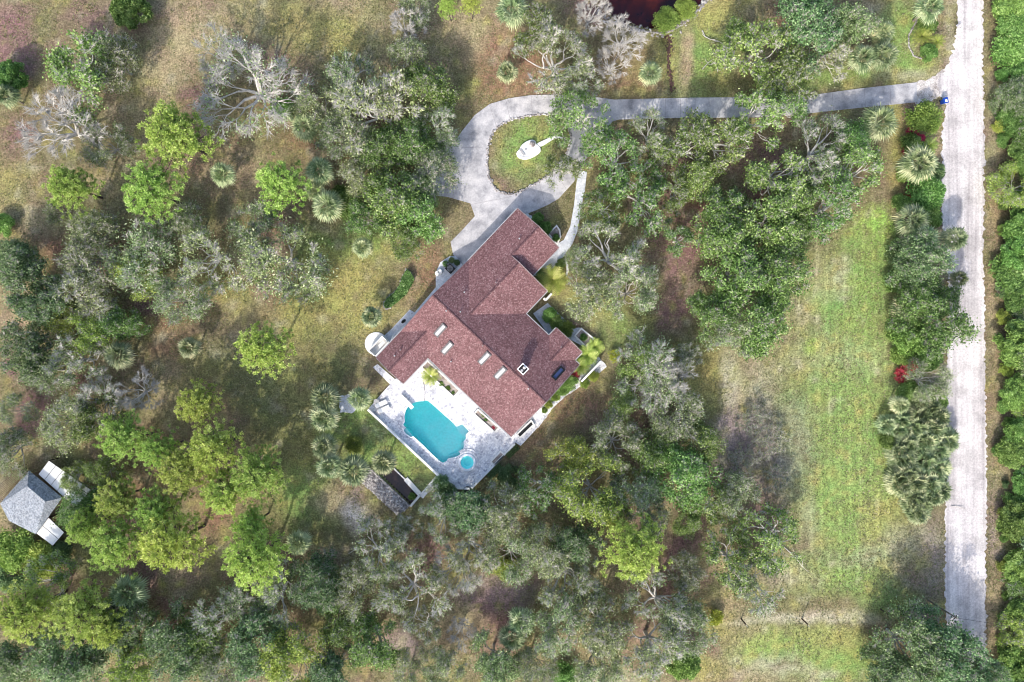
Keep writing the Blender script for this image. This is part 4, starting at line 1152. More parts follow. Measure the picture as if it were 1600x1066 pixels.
# half-round patio with framed shower enclosure
hp = P(588, 537); mb = MB(); mb.lathe([(0, .12), (1.75, .12), (1.8, .09), (1.8, -.1)], (hp.x, hp.y, 0), 28)
tag(mb.build("round_patio", M['white_paint']), kind="structure")
sh = thing("shower_enclosure", "white framed enclosure with a bench beside the half-round patio", "enclosure", (*P(594, 541).to_2d(), 0), math.radians(46.5))
mb = MB()
for c, d in (((-.0, .62, .75), (3.1, .14, 1.5)), ((-1.5, 0, .75), (.14, 1.1, 1.5)), ((1.5, 0, .75), (.14, 1.1, 1.5)), ((0, -.62, .4), (3.1, .14, .8))): mb.box(c, d)
mb.build("frame", M['white_paint'], sh)
mb = MB(); mb.box((.4, 0, .42), (1.2, .5, .08)); mb.box((-.1, 0, .2), (.08, .45, .36)); mb.box((.9, 0, .2), (.08, .45, .36)); mb.build("bench", M['white_paint'], sh)

# air conditioner on the side patio
ac = thing("air_conditioner", "square air conditioner with round fan in a dark pit by the garage", "air conditioner", (*P(704, 420.5).to_2d(), .1), math.radians(46.5))
mb = MB(); mb.box((0, 0, .42), (1.15, 1.15, .84)); mb.build("casing", M['dark'], ac)
mb = MB()
for rr in (.12, .26, .40): mb.lathe([(rr, .845), (rr, .88), (rr + .05, .88), (rr + .05, .845)], (0, 0, 0), 20)
mb.build("fan_grille", M['metal'], ac)
for k, (x, y) in enumerate(((688, 425), (684, 427.5))):
    mb = MB(); mb.lathe([(0, .5), (.34, .5), (.40, .42), (.42, 0)], (0, 0, 0), 16)
    o = mb.build("patio_stool", M['white_paint'], None, loc=(*P(x, y).to_2d(), .1)); tag(o, "low round white drum stool at the left end of the side patio" if k == 0 else "outer round white drum stool overhanging the side patio edge", "stool")
    
# loungers
def lounger(px, py, label, rz):
    t = thing("sun_lounger", label, "sun lounger", (*P(px, py, DZ).to_2d(), DZ), rz, "white sun loungers on the pool deck")
    mb = MB(); mb.box((0, .34, .3), (1.9, .05, .06)); mb.box((0, -.34, .3), (1.9, .05, .06)); mb.box((-.93, 0, .3), (.05, .63, .06)); mb.box((.93, 0, .3), (.05, .63, .06)); mb.build("frame", M['white_paint'], t)
    mb = MB(); mb.box((.28, 0, .37), (1.25, .6, .08)); mb.build("seat", M['white_paint'], t)
    mb = MB(); mb.box((-.62, 0, .55), (.72, .6, .08), ry=.55); mb.build("backrest", M['white_paint'], t)
    for sx in (-.8, .8):
        for sy in (-.33, .33):
            mb = MB(); mb.tube([(sx, sy, 0), (sx, sy, .3)], .03, 6); mb.build("leg", M['white_paint'], t)
lounger(596.5, 630.5, "white sun lounger on the pool deck nearer the house", math.radians(205 - 180))
lounger(600.5, 639, "white sun lounger on the pool deck nearer the long parapet", math.radians(205 - 180))
for (px, py, lb) in ((588.5, 627, "grey metal side table by the upper sun lounger"), (592, 645, "grey metal side table by the lower sun lounger")):
    t = thing("side_table", lb, "table", (*P(px, py, DZ).to_2d(), DZ), .3)
    mb = MB(); mb.lathe([(0, .5), (.38, .5), (.38, .46), (0, .46)], n=14); mb.build("table_top", M['metal'], t)
    mb = MB(); mb.tube([(0, 0, 0), (0, 0, .46)], .05, 6); mb.lathe([(.25, 0), (.22, .03), (0, .03)], n=12); mb.build("pedestal", M['metal'], t)
# hose line on deck
mb = MB(); mb.tube([P(x, y, DZ + .02) for x, y in ((661, 597), (663.5, 605), (664, 613), (663.8, 622), (663, 627))], .05, 6)
tag(mb.build("pool_hose", M['concrete_joint']), "thin curved grey hose running from planter to pool edge", "hose")
# round pot at tip
t = thing("flower_pot", "round black pot at the bottom tip of the pool deck", "pot", (*P(731, 765.5).to_2d(), 0))
mb = MB(); mb.lathe([(.45, 0), (.62, .55), (.68, .6), (.62, .62), (.56, .5), (0, .48)], n=22); mb.build("pot", M['dark'], t)
# pots along garage wall
for i, (x, y, lb) in enumerate(((821.5, 338, "small pale pot nearest the driveway on the garage gable side"), (826, 341, "second pale pot from the driveway by the garage gable"))):
    t = thing("flower_pot", lb, "pot", (*P(x + 2.5, y - 1).to_2d(), 0)); mb = MB(); mb.lathe([(.2, 0), (.3, .4), (.26, .4), (.22, .34), (0, .33)], n=14); mb.build("pot", M['white_wall'], t)
    mb = MB(); 
# hedge boxes outside SE parapet
def clipped_hedge(px, py, l, w, h, rz, label):
    r = np.random.default_rng(int(px)); n = int(900 * l * w)
    C = np.stack([r.uniform(-l / 2, l / 2, n), r.uniform(-w / 2, w / 2, n), h * (1 - r.random(n) ** 3 * .9)], -1)
    lv, lf = leaves(C, (.05, .10), up=.6, r=r)
    t = thing("clipped_hedge", label, "hedge", (*P(px, py, h).to_2d(), 0), rz)
    link("foliage", mesh_np("foliage", lv, [lf], [M['leaf_blue']], tint=np.repeat(r.random(n) * .6, 4)), t)
    mb = MB()
    for k in range(int(l / .4)): x = -l / 2 + .2 + k * .4; mb.tube([(x, 0, -.05), (x + .05, .1, h * .8)], .03, 5)
    mb.build("stems", M['bark_grey'], t)
clipped_hedge(801, 706, 2.3, .9, 1.0, math.radians(43), "clipped dark green hedge outside the parapet near the house corner")
clipped_hedge(773, 737, 2.6, 1.0, 1.0, math.radians(46), "dark clipped hedge outside the parapet lower down by the hot tub")

# island fountain: white rock basin with dome and a stream leading off
fo = thing("fountain", "white sculpted rock fountain with a long spout on the grass island", "fountain", (*P(825, 236).to_2d(), 0))
fl = fo.location.copy()
def frel(pts, z=0): return [(P(x, y, z).x - fl.x, P(x, y, z).y - fl.y) for x, y in pts]
body = frel([(806.5, 239), (808, 246), (815, 249.5), (823, 250), (834, 246), (845, 238.5), (845, 232), (841.5, 228), (838, 226), (836.5, 220.5), (830.5, 218.5), (821, 222), (814, 228), (811.5, 234)])
body = [tuple(v) for v in smooth(body, 1)]
def layered(mb, poly, zs, scales, m=0):
    c = np.mean(poly, axis=0); n = len(poly); vs = []
    for z, s in zip(zs, scales): vs += [(c[0] + (x - c[0]) * s, c[1] + (y - c[1]) * s, z) for x, y in poly]
    fs = []
    for k in range(len(zs) - 1): fs += [(k * n + i, k * n + (i + 1) % n, (k + 1) * n + (i + 1) % n, (k + 1) * n + i) for i in range(n)]
    fs.append(tuple(range((len(zs) - 1) * n, len(zs) * n))); mb.add(vs, fs, m)
mb = MB(); layered(mb, body, [-.1, .25, .34, .36, .28], [1.0, 1.0, .95, .8, .74]); mb.build("basin", M['white_paint'], fo)
mb = MB(); sp = [tuple(v) for v in smooth(frel([(836, 226), (841, 230), (847, 229), (857, 223), (866, 217), (876, 216), (879, 218), (879, 214.5), (866, 212), (855, 217)]), 1)]
layered(mb, sp, [-.1, .18, .22], [1, 1, .9]); mb.build("spout_channel", M['white_paint'], fo)
c = frel([(831.5, 226.5)])[0]; mb = MB(); mb.lathe([(.46, .3), (.48, .5), (.42, .72), (.28, .88), (0, .95)], (*c, 0), 18); mb.build("dome", M['stone'], fo, smooth=True)
c = frel([(816, 239)])[0]; mb = MB(); mb.box((*c, .38), (1.25, .35, .06), math.radians(-55)); mb.box((c[0] + .55, c[1] + .42, .4), (.35, .25, .08), .3); mb.build("niche", M['metal'], fo)

# ------------------------------------------------------------------ house (local x along the garage wing, local y = -b)
TH = math.radians(46.5)
house = thing("house", "large single-storey house with reddish shingle gable roofs beside the pool", "house", (0, 0, 0), TH)
UA = Vector((math.cos(TH), math.sin(TH))); VB = Vector((math.sin(TH), -math.cos(TH)))
EZ, SL = 3.0, 0.35
BL = [  # a0,a1,b0,b1, ridge direction
    ('main', -10.65, 4.45, -13.25, 9.85, 'b'),
    ('blk2', -1.50, 9.15, -13.25, -1.36, 'a'),
    ('blk1', 9.15, 15.15, -13.25, -4.56, 'a'),
    ('wing', -16.0, -7.75, -13.26, -7.5, 'a'),
    ('gab', 1.75, 6.05, 3.5, 8.9, 'a')]
def zroof(a, b):
    z = 0
    for n, a0, a1, b0, b1, d in BL:
        if a0 <= a <= a1 and b0 <= b <= b1:
            z = max(z, EZ + SL * (min(a - a0, a1 - a) if d == 'b' else min(b - b0, b1 - b)))
    return z
def to_ab(px, py, z):
    p = P(px, py, z).to_2d(); return p.dot(UA), p.dot(VB)
def on_roof(px, py):
    z = 4.0
    for _ in range(8): a, b = to_ab(px, py, z); z = zroof(a, b) or z
    return a, b, z
def slab(mb, pts, th=.14, m=0):
    """pts: list of (a,b,z); thick slab below"""
    n = len(pts); vs = [(a, -b, z) for a, b, z in pts] + [(a, -b, z - th) for a, b, z in pts]
    p = [Vector(v) for v in vs[:3]]
    nz = (p[1] - p[0]).cross(p[2] - p[0]).z
    top = tuple(range(n)) if nz > 0 else tuple(reversed(range(n)))
    bot = tuple(i + n for i in reversed(top))
    mb.add(vs, [top, bot] + [(i, (i + 1) % n, n + (i + 1) % n, n + i) for i in range(n)], m)
mb = MB()
ra = (-10.65 + 4.45) / 2; rz_ = EZ + SL * 7.55
slab(mb, [(-10.65, -13.25, EZ), (-10.65, 9.85, EZ), (ra, 9.85, rz_), (ra, -13.25, rz_)])
slab(mb, [(4.45, -13.25, EZ), (ra, -13.25, rz_), (ra, 9.85, rz_), (4.45, 9.85, EZ)])
b2 = (-13.25 - 1.36) / 2; z2 = EZ + SL * (b2 + 13.25); s2 = b2 + 13.25
slab(mb, [(9.15, -13.25, EZ), (9.15, b2, z2), (4.45 - s2, b2, z2), (4.45, -13.25, EZ)])
slab(mb, [(9.15, -1.36, EZ), (4.45, -1.36, EZ), (4.45 - s2, b2, z2), (9.15, b2, z2)])
b1 = (-13.25 - 4.56) / 2; z1 = EZ + SL * (b1 + 13.25)
slab(mb, [(15.15, -13.25, EZ), (15.15, b1, z1), (9.15, b1, z1), (9.15, -13.25, EZ)])
slab(mb, [(15.15, -4.56, EZ), (9.153, -4.56, EZ), (9.153, b1, z1), (15.15, b1, z1)])
b3 = (-13.25 - 7.5) / 2; s3 = b3 + 13.25; z3 = EZ + SL * s3
slab(mb, [(-16, -13.25, EZ), (-10.65, -13.25, EZ), (-10.65 + s3, b3, z3), (-16, b3, z3)])
slab(mb, [(-16, -7.5, EZ), (-16, b3, z3), (-10.65 + s3, b3, z3), (-10.65, -7.5, EZ)])
s4 = 2.7; z4 = EZ + SL * s4
slab(mb, [(6.05, 3.5, EZ), (6.05, 6.2, z4), (4.45 - s4, 6.2, z4), (4.45, 3.5, EZ)])
slab(mb, [(6.05, 8.9, EZ), (4.45, 8.9, EZ), (4.45 - s4, 6.2, z4), (6.05, 6.2, z4)])
roof = mb.build("roof", M['shingle'], house)
# ridge caps
mb = MB()
def cap(p, q, w=.17, up=.03):
    p = Vector((p[0], -p[1], p[2] + up)); q = Vector((q[0], -q[1], q[2] + up)); d = (q - p).normalized(); s = Vector((-d.y, d.x, 0)).normalized() * w
    dn = Vector((0, 0, -w * SL))
    mb.add([p + s + dn, p, p - s + dn, q + s + dn, q, q - s + dn], [(0, 1, 4, 3), (1, 2, 5, 4)])
cap((ra, -13.25, rz_), (ra, 9.85, rz_)); cap((9.15, b2, z2), (4.45 - s2, b2, z2)); cap((15.15, b1, z1), (9.15, b1, z1)); cap((-16, b3, z3), (-10.65 + s3, b3, z3)); cap((6.05, 6.2, z4), (4.45 - s4, 6.2, z4))
mb.build("ridge_cap", M['shingle_cap'], roof)
# gutters
mb = MB()
def gut(a0, b0, a1, b1, z=EZ - .09):
    d = Vector((a1 - a0, -(b1 - b0))); mb.box(((a0 + a1) / 2, -(b0 + b1) / 2, z), (d.length, .12, .13), math.atan2(d.y, d.x))
gut(-10.73, -7.4, -10.73, 9.85); gut(4.53, -1.3, 4.53, 3.4); gut(9.2, -1.28, 4.62, -1.28); gut(15.15, -4.48, 9.3, -4.48); gut(-16, -13.33, 15.15, -13.33); gut(-16, -7.42, -10.8, -7.42); gut(6.05, 3.42, 4.62, 3.42); gut(6.05, 8.98, 4.6, 8.98); gut(4.53, 9.06, 4.53, 9.85)
mb.build("gutter", M['metal'], roof)
# rake boards
def rake(p, q):
    for (x, y) in ((p, q),):
        mb = MB()
        a = Vector((x[0], -x[1], x[2] - .13)); b = Vector((y[0], -y[1], y[2] - .13)); d = b - a
        n = Vector((-d.y, d.x, 0)).normalized() * .05
        mb.add([a + n, a - n, b - n, b + n, a + n + Vector((0, 0, .17)), a - n + Vector((0, 0, .17)), b - n + Vector((0, 0, .17)), b + n + Vector((0, 0, .17))],
               [(0, 3, 2, 1), (4, 5, 6, 7), (0, 1, 5, 4), (1, 2, 6, 5), (2, 3, 7, 6), (3, 0, 4, 7)])
        mb.build("rake_board", M['trim'], roof)
rake((-10.65, 9.92, EZ), (ra, 9.92, rz_)); rake((4.45, 9.92, EZ), (ra, 9.92, rz_)); rake((15.22, -13.25, EZ), (15.22, b1, z1)); rake((15.22, -4.56, EZ), (15.22, b1, z1))
rake((9.22, b1 + .1, z1 + .0), (9.22, b2, z2)); rake((9.22, -1.36, EZ), (9.22, b2, z2)); rake((-16.07, -13.25, EZ), (-16.07, b3, z3)); rake((-16.07, -7.5, EZ), (-16.07, b3, z3)); rake((6.12, 3.5, EZ), (6.12, 6.2, z4)); rake((6.12, 8.9, EZ), (6.12, 6.2, z4))
# walls
mb = MB()
def wp(pts, z1=EZ + .02): mb.prism([(a, -b) for a, b in pts], -.1, z1, bottom=False)
wp([(-15.4, -12.7), (14.5, -12.7), (14.5, -5.15), (8.5, -5.15), (8.5, -1.95), (3.85, -1.95), (3.85, 4.05), (5.5, 4.05), (5.5, 8.35), (3.85, 8.35), (3.85, 9.25), (-10.0, 9.25), (-10.0, -8.05), (-15.4, -8.05)])
def gable(p, q, r, t=.2, ax='a'):
    vs = [(x, -y, z) for x, y, z in (p, q, r)]; off = (-t, 0, 0) if ax == 'a' else (0, t, 0)
    vs += [(x + off[0], y + off[1], z) for x, y, z in vs]; mb.add(vs, [(0, 1, 2), (5, 4, 3), (0, 3, 4, 1), (1, 4, 5, 2), (2, 5, 3, 0)])
G_ = -.16
gable((14.5, -13.0, EZ - .05), (14.5, -4.8, EZ - .05), (14.5, b1, z1 + G_)); gable((8.5, -13.0, EZ - .05), (8.5, -1.6, EZ - .05), (8.5, b2, z2 + G_)); gable((5.5, 3.7, EZ - .05), (5.5, 8.7, EZ - .05), (5.5, 6.2, z4 + G_))
gable((-15.2, -13.0, EZ - .05), (-15.2, -7.8, EZ - .05), (-15.2, b3, z3 + G_)); gable((-10.4, 9.25, EZ - .05), (4.2, 9.25, EZ - .05), (ra, 9.25, rz_ + G_), ax='b')
gable((-10.4, -12.5, EZ - .05), (4.2, -12.5, EZ - .05), (ra, -12.5, rz_ + G_), ax='b')
mb.build("wall", M['white_wall'], house)
# windows and doors
def opening(a, b, face, w, h, zc, kind="window"):
    """face: direction angle of outward normal in house coords ('+a','-a','+b','-b')"""
    rz = {'+a': 0, '-a': math.pi, '+b': -math.pi / 2, '-b': math.pi / 2}[face]
    f = link(kind, None, None)
    bpy.data.objects.remove(f)
    fm = MB(); t = .07
    for c, d in (((.03, 0, h / 2 - t / 2), (.12, w, t)), ((.03, 0, -h / 2 + t / 2), (.12, w, t)), ((.03, w / 2 - t / 2, 0), (.118, t, h - 2 * t)), ((.03, -w / 2 + t / 2, 0), (.118, t, h - 2 * t))): fm.box(c, d)
    if kind == "window": fm.box((.02, 0, 0), (.08, .05, h - 2 * t)); fm.box((.05, 0, -h / 2 - .03), (.2, w + .15, .06))
    o = fm.build(kind, M['white_paint'], house, loc=(a, -b, zc), rz=rz)
    pm = MB(); 
    if kind == "garage_door":
        for k in range(4): pm.box((.01, 0, -h / 2 + .07 + (h - .14) * (k + .5) / 4), (.05, w - .14, (h - .14) / 4 - .02))
        pm.build("door_panel", M['white_wall'], o)
    elif kind == "door":
        pm.box((.0, 0, 0), (.06, w - .14, h - .14)); pm.build("door_leaf", M['wood'], o); hm = MB(); hm.box((.06, w / 2 - .2, 0), (.06, .05, .14)); hm.build("handle", M['metal'], o)
    else:
        pm.box((.0, 0, 0), (.03, w - .14, h - .14)); pm.build("pane", M['window_glass'], o)
    return o
for a in (12.2, 7.2): opening(a, -12.72, '-b', 3.6, 2.3, 1.17, "garage_door")
for a in (-14, -8.5, -4, 0.5): opening(a, -12.72, '-b', 1.5, 1.2, 1.6)
for b in (-6, -2.5, 5.5): opening(-10.02, b, '-a', 2.6, 2.2, 1.25)
opening(-10.02, 1.5, '-a', 1.8, 2.2, 1.25); opening(-15.42, -10.4, '-a', 1.6, 1.2, 1.6); opening(-12.8, -8.03, '+b', 1.0, 2.1, 1.1, "door")
for a in (-7, 0.5): opening(a, 9.27, '+b', 1.6, 1.2, 1.6)
opening(14.52, -9, '+a', 1.8, 1.2, 1.6); opening(3.87, 1.2, '+a', 1.1, 2.1, 1.1, "door"); opening(8.52, -3.6, '+a', 1.4, 1.2, 1.6); opening(5.52, 6.2, '+a', 1.8, 1.3, 1.6); opening(11.5, -5.13, '+b', 1.6, 1.2, 1.6)
# skylights
for px, py in ((688.2, 516), (699.1, 543.7), (757.2, 559.8), (782, 582.8), (872, 583.6)):
    a, b, z = on_roof(px, py); slope = math.atan(SL) * (1 if a > ra else -1)
    R_ = Matrix.Rotation(slope, 4, 'Y')
    fr = MB(); w, l = .74, 2.1
    for c, d in (((l / 2, 0, .06), (.2, w, .26)), ((-l / 2, 0, .06), (.2, w, .26)), ((0, w / 2, .06), (l + .2, .22, .262)), ((0, -w / 2, .06), (l + .2, .22, .262))): fr.box(c, d)
    fr.v = [tuple(R_ @ Vector(v)) for v in fr.v]
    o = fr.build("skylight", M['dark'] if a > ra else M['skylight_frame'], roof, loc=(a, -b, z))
    g = MB(); g.box((0, 0, .05), (l - .1, w - .1, .05)) ; 
    if a < ra:
        nn = 6; vs = []; 
        for i in range(nn + 1):
            y = -(w - .1) / 2 + (w - .1) * i / nn; zc = .08 + .14 * math.sin(math.pi * i / nn)
            vs += [(-l / 2 + .06, y, zc), (l / 2 - .06, y, zc)]
        g.add(vs, [(2 * i, 2 * i + 1, 2 * i + 3, 2 * i + 2) for i in range(nn)])
    g.v = [tuple(R_ @ Vector(v)) for v in g.v]
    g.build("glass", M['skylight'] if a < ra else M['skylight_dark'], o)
# chimney
a, b, z = on_roof(819.5, 573.5); 
a -= .35
ch = MB(); ch.box((0, 0, .3), (1.0, 1.0, 2.6)); chim = ch.build("chimney", M['white_wall'], roof, loc=(a, -b, z - .2))
ch = MB()
for c, d in (((.58, 0, 1.66), (.14, 1.3, .16)), ((-.58, 0, 1.66), (.14, 1.3, .16)), ((0, .58, 1.66), (1.02, .14, .16)), ((0, -.58, 1.66), (1.02, .14, .16))): ch.box(c, d)
tp = MB(); tp.box((0, 0, 1.62), (.98, .98, .03)); tp.build("chimney_top", M['dark'], chim)
ch.build("chimney_cap", M['white_paint'], chim)
for dx in (-.25, .25):
    f = MB(); f.lathe([(.16, 1.6), (.16, 1.95), (.21, 1.97), (.21, 2.02), (0, 2.1)], (dx, 0, 0), 14); f.build("flue", M['metal'] if dx < 0 else M['white_paint'], chim)
# vents
for px, py in ((697.6, 486), (719.5, 487.5), (754.2, 540.4), (626, 547), (617, 556), (705, 565), (825.5, 607.4), (876.7, 542.4), (811.5, 373.5), (774.9, 442), (725.7, 457)):
    a, b, z = on_roof(px, py); f = MB(); f.lathe([(.08, -.1), (.08, .34), (.12, .36), (.12, .44), (0, .48)], n=10); f.build("roof_vent", M['metal'] if int(px) % 2 else M['trim'], roof, loc=(a, -b, z))

# ------------------------------------------------------------------ grey-roofed shed with lean-tos
sx, sy = P(40, 790, 3).to_2d()
shed = thing("shed", "weathered grey-roofed shed with white lean-to panels at the left edge", "shed", (sx, sy, 0))
def SP(px, py, z): v = P(px, py, z); return (v.x - sx, v.y - sy, z)
A, B, C_, D_ = SP(45, 735.5, 2.9), SP(97, 778, 2.9), SP(56, 835, 2.9), SP(0, 787, 2.9)
A2 = SP(14, 814, 2.7)
R1, R2 = SP(42.5, 760, 4.3), SP(71, 784, 4.3)
def thick(name, polys, mat, parent, th=.1):
    mb = MB()
    for p in polys:
        vs = [Vector(v) for v in p]; nz = (vs[1] - vs[0]).cross(vs[2] - vs[0]).z
        if nz < 0: vs = vs[::-1]
        n = len(vs); mb.add(vs + [v - Vector((0, 0, th)) for v in vs], [tuple(range(n)), tuple(range(2 * n - 1, n - 1, -1))] + [(i, n + i, n + (i + 1) % n, (i + 1) % n) for i in range(n)])
    return mb.build(name, mat, parent)
thick("roof", [(A, R1, R2, B), (A, D_, R1), (B, R2, C_), (R1, D_, A2), (R1, A2, R2), (A2, C_, R2)], M['grey_shingle'], shed)
mb = MB()
def shrinkp(pts, s): 
    c = sum((Vector(p[:2]) for p in pts), Vector((0, 0))) / len(pts); return [tuple(c + (Vector(p[:2]) - c) * s) for p in pts]
mb.prism(shrinkp([A, D_, A2, C_, B], .9), -.1, 2.72, bottom=False); mb.build("wall", M['wood'], shed)
dm = MB(); dmid = (Vector(C_) + Vector(A2)) / 2 * .9; dv = Vector(C_) - Vector(A2)
dm.box((dmid.x, dmid.y, 1.05), (1.0, .12, 2.1), math.atan2(dv.y, dv.x)); dr = dm.build("door", M['white_wall'], shed)
hm = MB(); hm.box((dmid.x + .3, dmid.y - .12, 1.0), (.12, .06, .06)); hm.build("handle", M['metal'], dr)
def lean(name, label, p0, p1, p2, p3, n, z0, z1):
    """panel strip p0->p1 along the shed, p3->p2 outer edge"""
    q = [P(*p0, z0), P(*p1, z0), P(*p2, z1), P(*p3, z1)]
    c = q[0].lerp(q[2], .5); t = thing(name, label, "lean-to", (c.x, c.y, 0))
    for k in range(n):
        a = q[0].lerp(q[1], (k + .03) / n) - t.location; b = q[0].lerp(q[1], (k + .97) / n) - t.location
        d = q[3].lerp(q[2], (k + .03) / n) - t.location; c_ = q[3].lerp(q[2], (k + .97) / n) - t.location
        thick("roof_panel", [(a, b, c_, d)], M['white_paint'], t, .05)
    mb = MB()
    for e, f in ((q[0], q[1]), (q[3], q[2]), (q[0], q[3]), (q[1], q[2])):
        e = e - t.location - Vector((0, 0, .12)); f = f - t.location - Vector((0, 0, .12)); mb.tube([e, f], .06, 4)
    for k in range(1, n): 
        e = q[0].lerp(q[1], k / n) - t.location; f = q[3].lerp(q[2], k / n) - t.location; mb.tube([e - Vector((0, 0, .08)), f - Vector((0, 0, .08))], .05, 4)
    mb.build("frame", M['post_wood'], t)
    for e in (q[2], q[3], q[0], q[1]):
        e = e - t.location; pm = MB(); pm.tube([(e.x, e.y, -.1), (e.x, e.y, e.z - .1)], .07, 6); pm.build("post", M['post_wood'], t)
lean("lean_to_roof", "long white translucent lean-to panels on the northeast side of the grey shed", (60, 741), (118, 793), (142, 766), (76, 720), 6, 2.5, 2.3)
lean("lean_to_roof", "short white lean-to panels on the southeast side of the grey shed", (76, 809), (57, 834), (82, 853), (100, 832), 2, 2.4, 2.1)
# slatted trellis on the northwest side
tq = [P(30, 729, 1.6), P(40, 738, 1.6), P(0, 782, 1.6), P(-14, 770, 1.6)]
t = thing("slatted_pergola", "pale slatted pergola at the far left beside the grey shed", "pergola", (tq[0].x, tq[0].y, 0))
mb = MB()
for k in range(24):
    u = k / 23; e = tq[0].lerp(tq[3], u) - t.location; f = tq[1].lerp(tq[2], u) - t.location
    mb.tube([e, f + (f - e) * .2], .06, 4)
mb.build("slats", M['wood'], t)
mb = MB()
for e, f in ((tq[0], tq[3]), (tq[1], tq[2])): mb.tube([e - t.location - Vector((0, 0, .1)), f - t.location - Vector((0, 0, .1))], .06, 4)
mb.build("beam", M['wood'], t)
for e in tq: 
    e = e - t.location; pm = MB(); pm.tube([(e.x, e.y, -.1), (e.x, e.y, 1.5)], .06, 6); pm.build("post", M['wood'], t)

# ------------------------------------------------------------------ utility pole, posts, bin, mailbox
p = P(1450, 938); 
t = thing("utility_pole", "tall dark utility pole beside the road at lower right", "pole", (p.x, p.y, 0))
mb = MB(); mb.tube([(0, 0, -.3), (0, 0, 6.9)], [.14, .10], 10); mb.build("pole", M['bark_palm'], t)
mb = MB(); mb.box((0, 0, 6.6), (.9, .1, .1), .9); mb.build("crossarm", M['post_wood'], t)
for s in (-.38, .38):
    mb = MB(); mb.lathe([(.05, 6.66), (.08, 6.7), (.05, 6.78), (.07, 6.82), (0, 6.86)], (s * math.cos(.9), s * math.sin(.9), 0), 8); mb.build("insulator", M['white_paint'], t)
p2 = P(1655, 995, 6.4)
mb = MB(); a_ = Vector((0, 0, 6.85)) + p; pts = [a_.lerp(p2, k / 8) - Vector((0, 0, 1.0 * math.sin(math.pi * k / 8) * .5)) for k in range(9)]
mb.tube(pts, .022, 4); o = mb.build("overhead_wire", M['dark']); tag(o, "thin overhead wire running from the pole across the white road", "wire")
pp = P(1655, 995, 6.4); t = thing("utility_pole", "far utility pole hidden in the bushes across the road", "pole", (pp.x, pp.y, 0))
mb = MB(); mb.tube([(0, 0, -.3), (0, 0, 6.4)], [.16, .12], 10); mb.build("pole", M['post_wood'], t)
for px, py, lb in ((1158, 967, "dark wooden fence post nearest the tree edge on the sandy strip"), (1253, 967, "dark wooden fence post alone midway along the sandy strip"), (1376, 952, "dark wooden fence post closest to the utility pole")):
    t = thing("fence_post", lb, "post", (*P(px, py).to_2d(), 0), 0, "fence posts along the sandy strip")
    mb = MB(); mb.tube([(0, 0, -.3), (0, 0, 2.1), (0, 0, 2.2)], [.11, .10, .04], 8); mb.build("post", M['post_wood'], t)
    mb = MB(); mb.tube([(.06, -.1, 1.9), (.35, -.5, 1.95)], .03, 5); mb.build("bracket", M['metal'], t)
t = thing("rubbish_bin", "blue wheeled bin at the roadside by the drive entrance", "bin", (*P(1471, 161).to_2d(), 0), .2)
bm_ = N('blue_plastic'); bm_.base(lin((30, 70, 160))); bm_.b.inputs["Roughness"].default_value = .4
mb = MB(); c = [(-.28, -.32), (.28, -.32), (.28, .32), (-.28, .32)]
mb.add([(x * .85, y * .8, .05) for x, y in c] + [(x * 1.15, y * 1.1, 1.05) for x, y in c], [(3, 2, 1, 0), (0, 1, 5, 4), (1, 2, 6, 5), (2, 3, 7, 6), (3, 0, 4, 7), (4, 5, 6, 7)]); mb.build("body", bm_.mat, t)
mb = MB(); mb.box((0, .02, 1.10), (.74, .86, .07)); mb.box((0, .45, 1.06), (.6, .08, .08)); mb.build("lid", bm_.mat, t)
mb = MB(); mb.box((.02, -.05, 1.16), (.34, .4, .04)); mb.build("paper", M['white_paint'], t)
for s in (-1, 1):
    mb = MB(); mb.tube([(s * .27, .33, .13), (s * .33, .33, .13)], .13, 12); mb.build("wheel", M['dark'], t)
t = thing("mailbox", "white mailbox on a post at the roadside near the top", "mailbox", (*P(1491, 51).to_2d(), 0), .15)
mb = MB(); mb.tube([(0, 0, -.2), (0, 0, 1.05)], .05, 6); mb.build("post", M['post_wood'], t)
mb = MB(); mb.box((0, 0, 1.15), (.75, .26, .2)); mb.lathe([(.13, -.37), (.13, .37)], (0, 0, 0), 12, a0=0, a1=math.pi)
mb.v = mb.v[:8] + [(z, x, y + 1.25) for x, y, z in mb.v[8:]]; mb.build("box", M['white_paint'], t)
mb = MB(); mb.box((.1, .15, 1.3), (.16, .02, .08)); mb.build("flag", M['leaf_red'], t)

# crescent garden bed
cres = [(636, 421), (642, 426), (647, 436), (642, 447), (634, 460), (622, 471), (610, 480), (603, 482), (599, 476), (605, 466), (616, 457), (624, 447), (628, 434)]
stone_line("bed_edging", "white stone edging around the crescent hedge bed on the lawn", "edging", W2([(610, 481), (603, 483), (599, 476), (606, 465), (617, 456), (625, 446), (629, 433), (635, 421), (641, 425), (645, 431)]), .2, .17, .05, .05)
cw = W2(cres, .8); r = np.random.default_rng(77)
ca = np.array(cw); cand = np.stack([r.uniform(ca[:, 0].min(), ca[:, 0].max(), 60000), r.uniform(ca[:, 1].min(), ca[:, 1].max(), 60000)], -1)
cand = cand[inside(cand[:, 0], cand[:, 1], [tuple(x) for x in cw])][:14000]; cc = cand.mean(0)
C = np.concatenate([cand - cc, (0.25 + .75 * np.sqrt(r.random(len(cand))) * (0.7 + .5 * vnoise(cand[:, 0], cand[:, 1], .7, 3)))[:, None]], 1)
lv, lf = leaves(C, (.06, .13), up=.7, r=r)
t = thing("crescent_hedge", "crescent-shaped green hedge bed edged with white stone on the lawn", "hedge", (cc[0], cc[1], 0))
link("foliage", mesh_np("foliage", lv, [lf], [M['leaf_shrub']], tint=np.repeat(r.random(len(C)), 4)), t)
mb = MB()
for q in cand[:40] - cc: mb.tube([(q[0], q[1], -.05), (q[0] + .05, q[1], .6)], .03, 4)
mb.build("stems", M['bark_grey'], t)
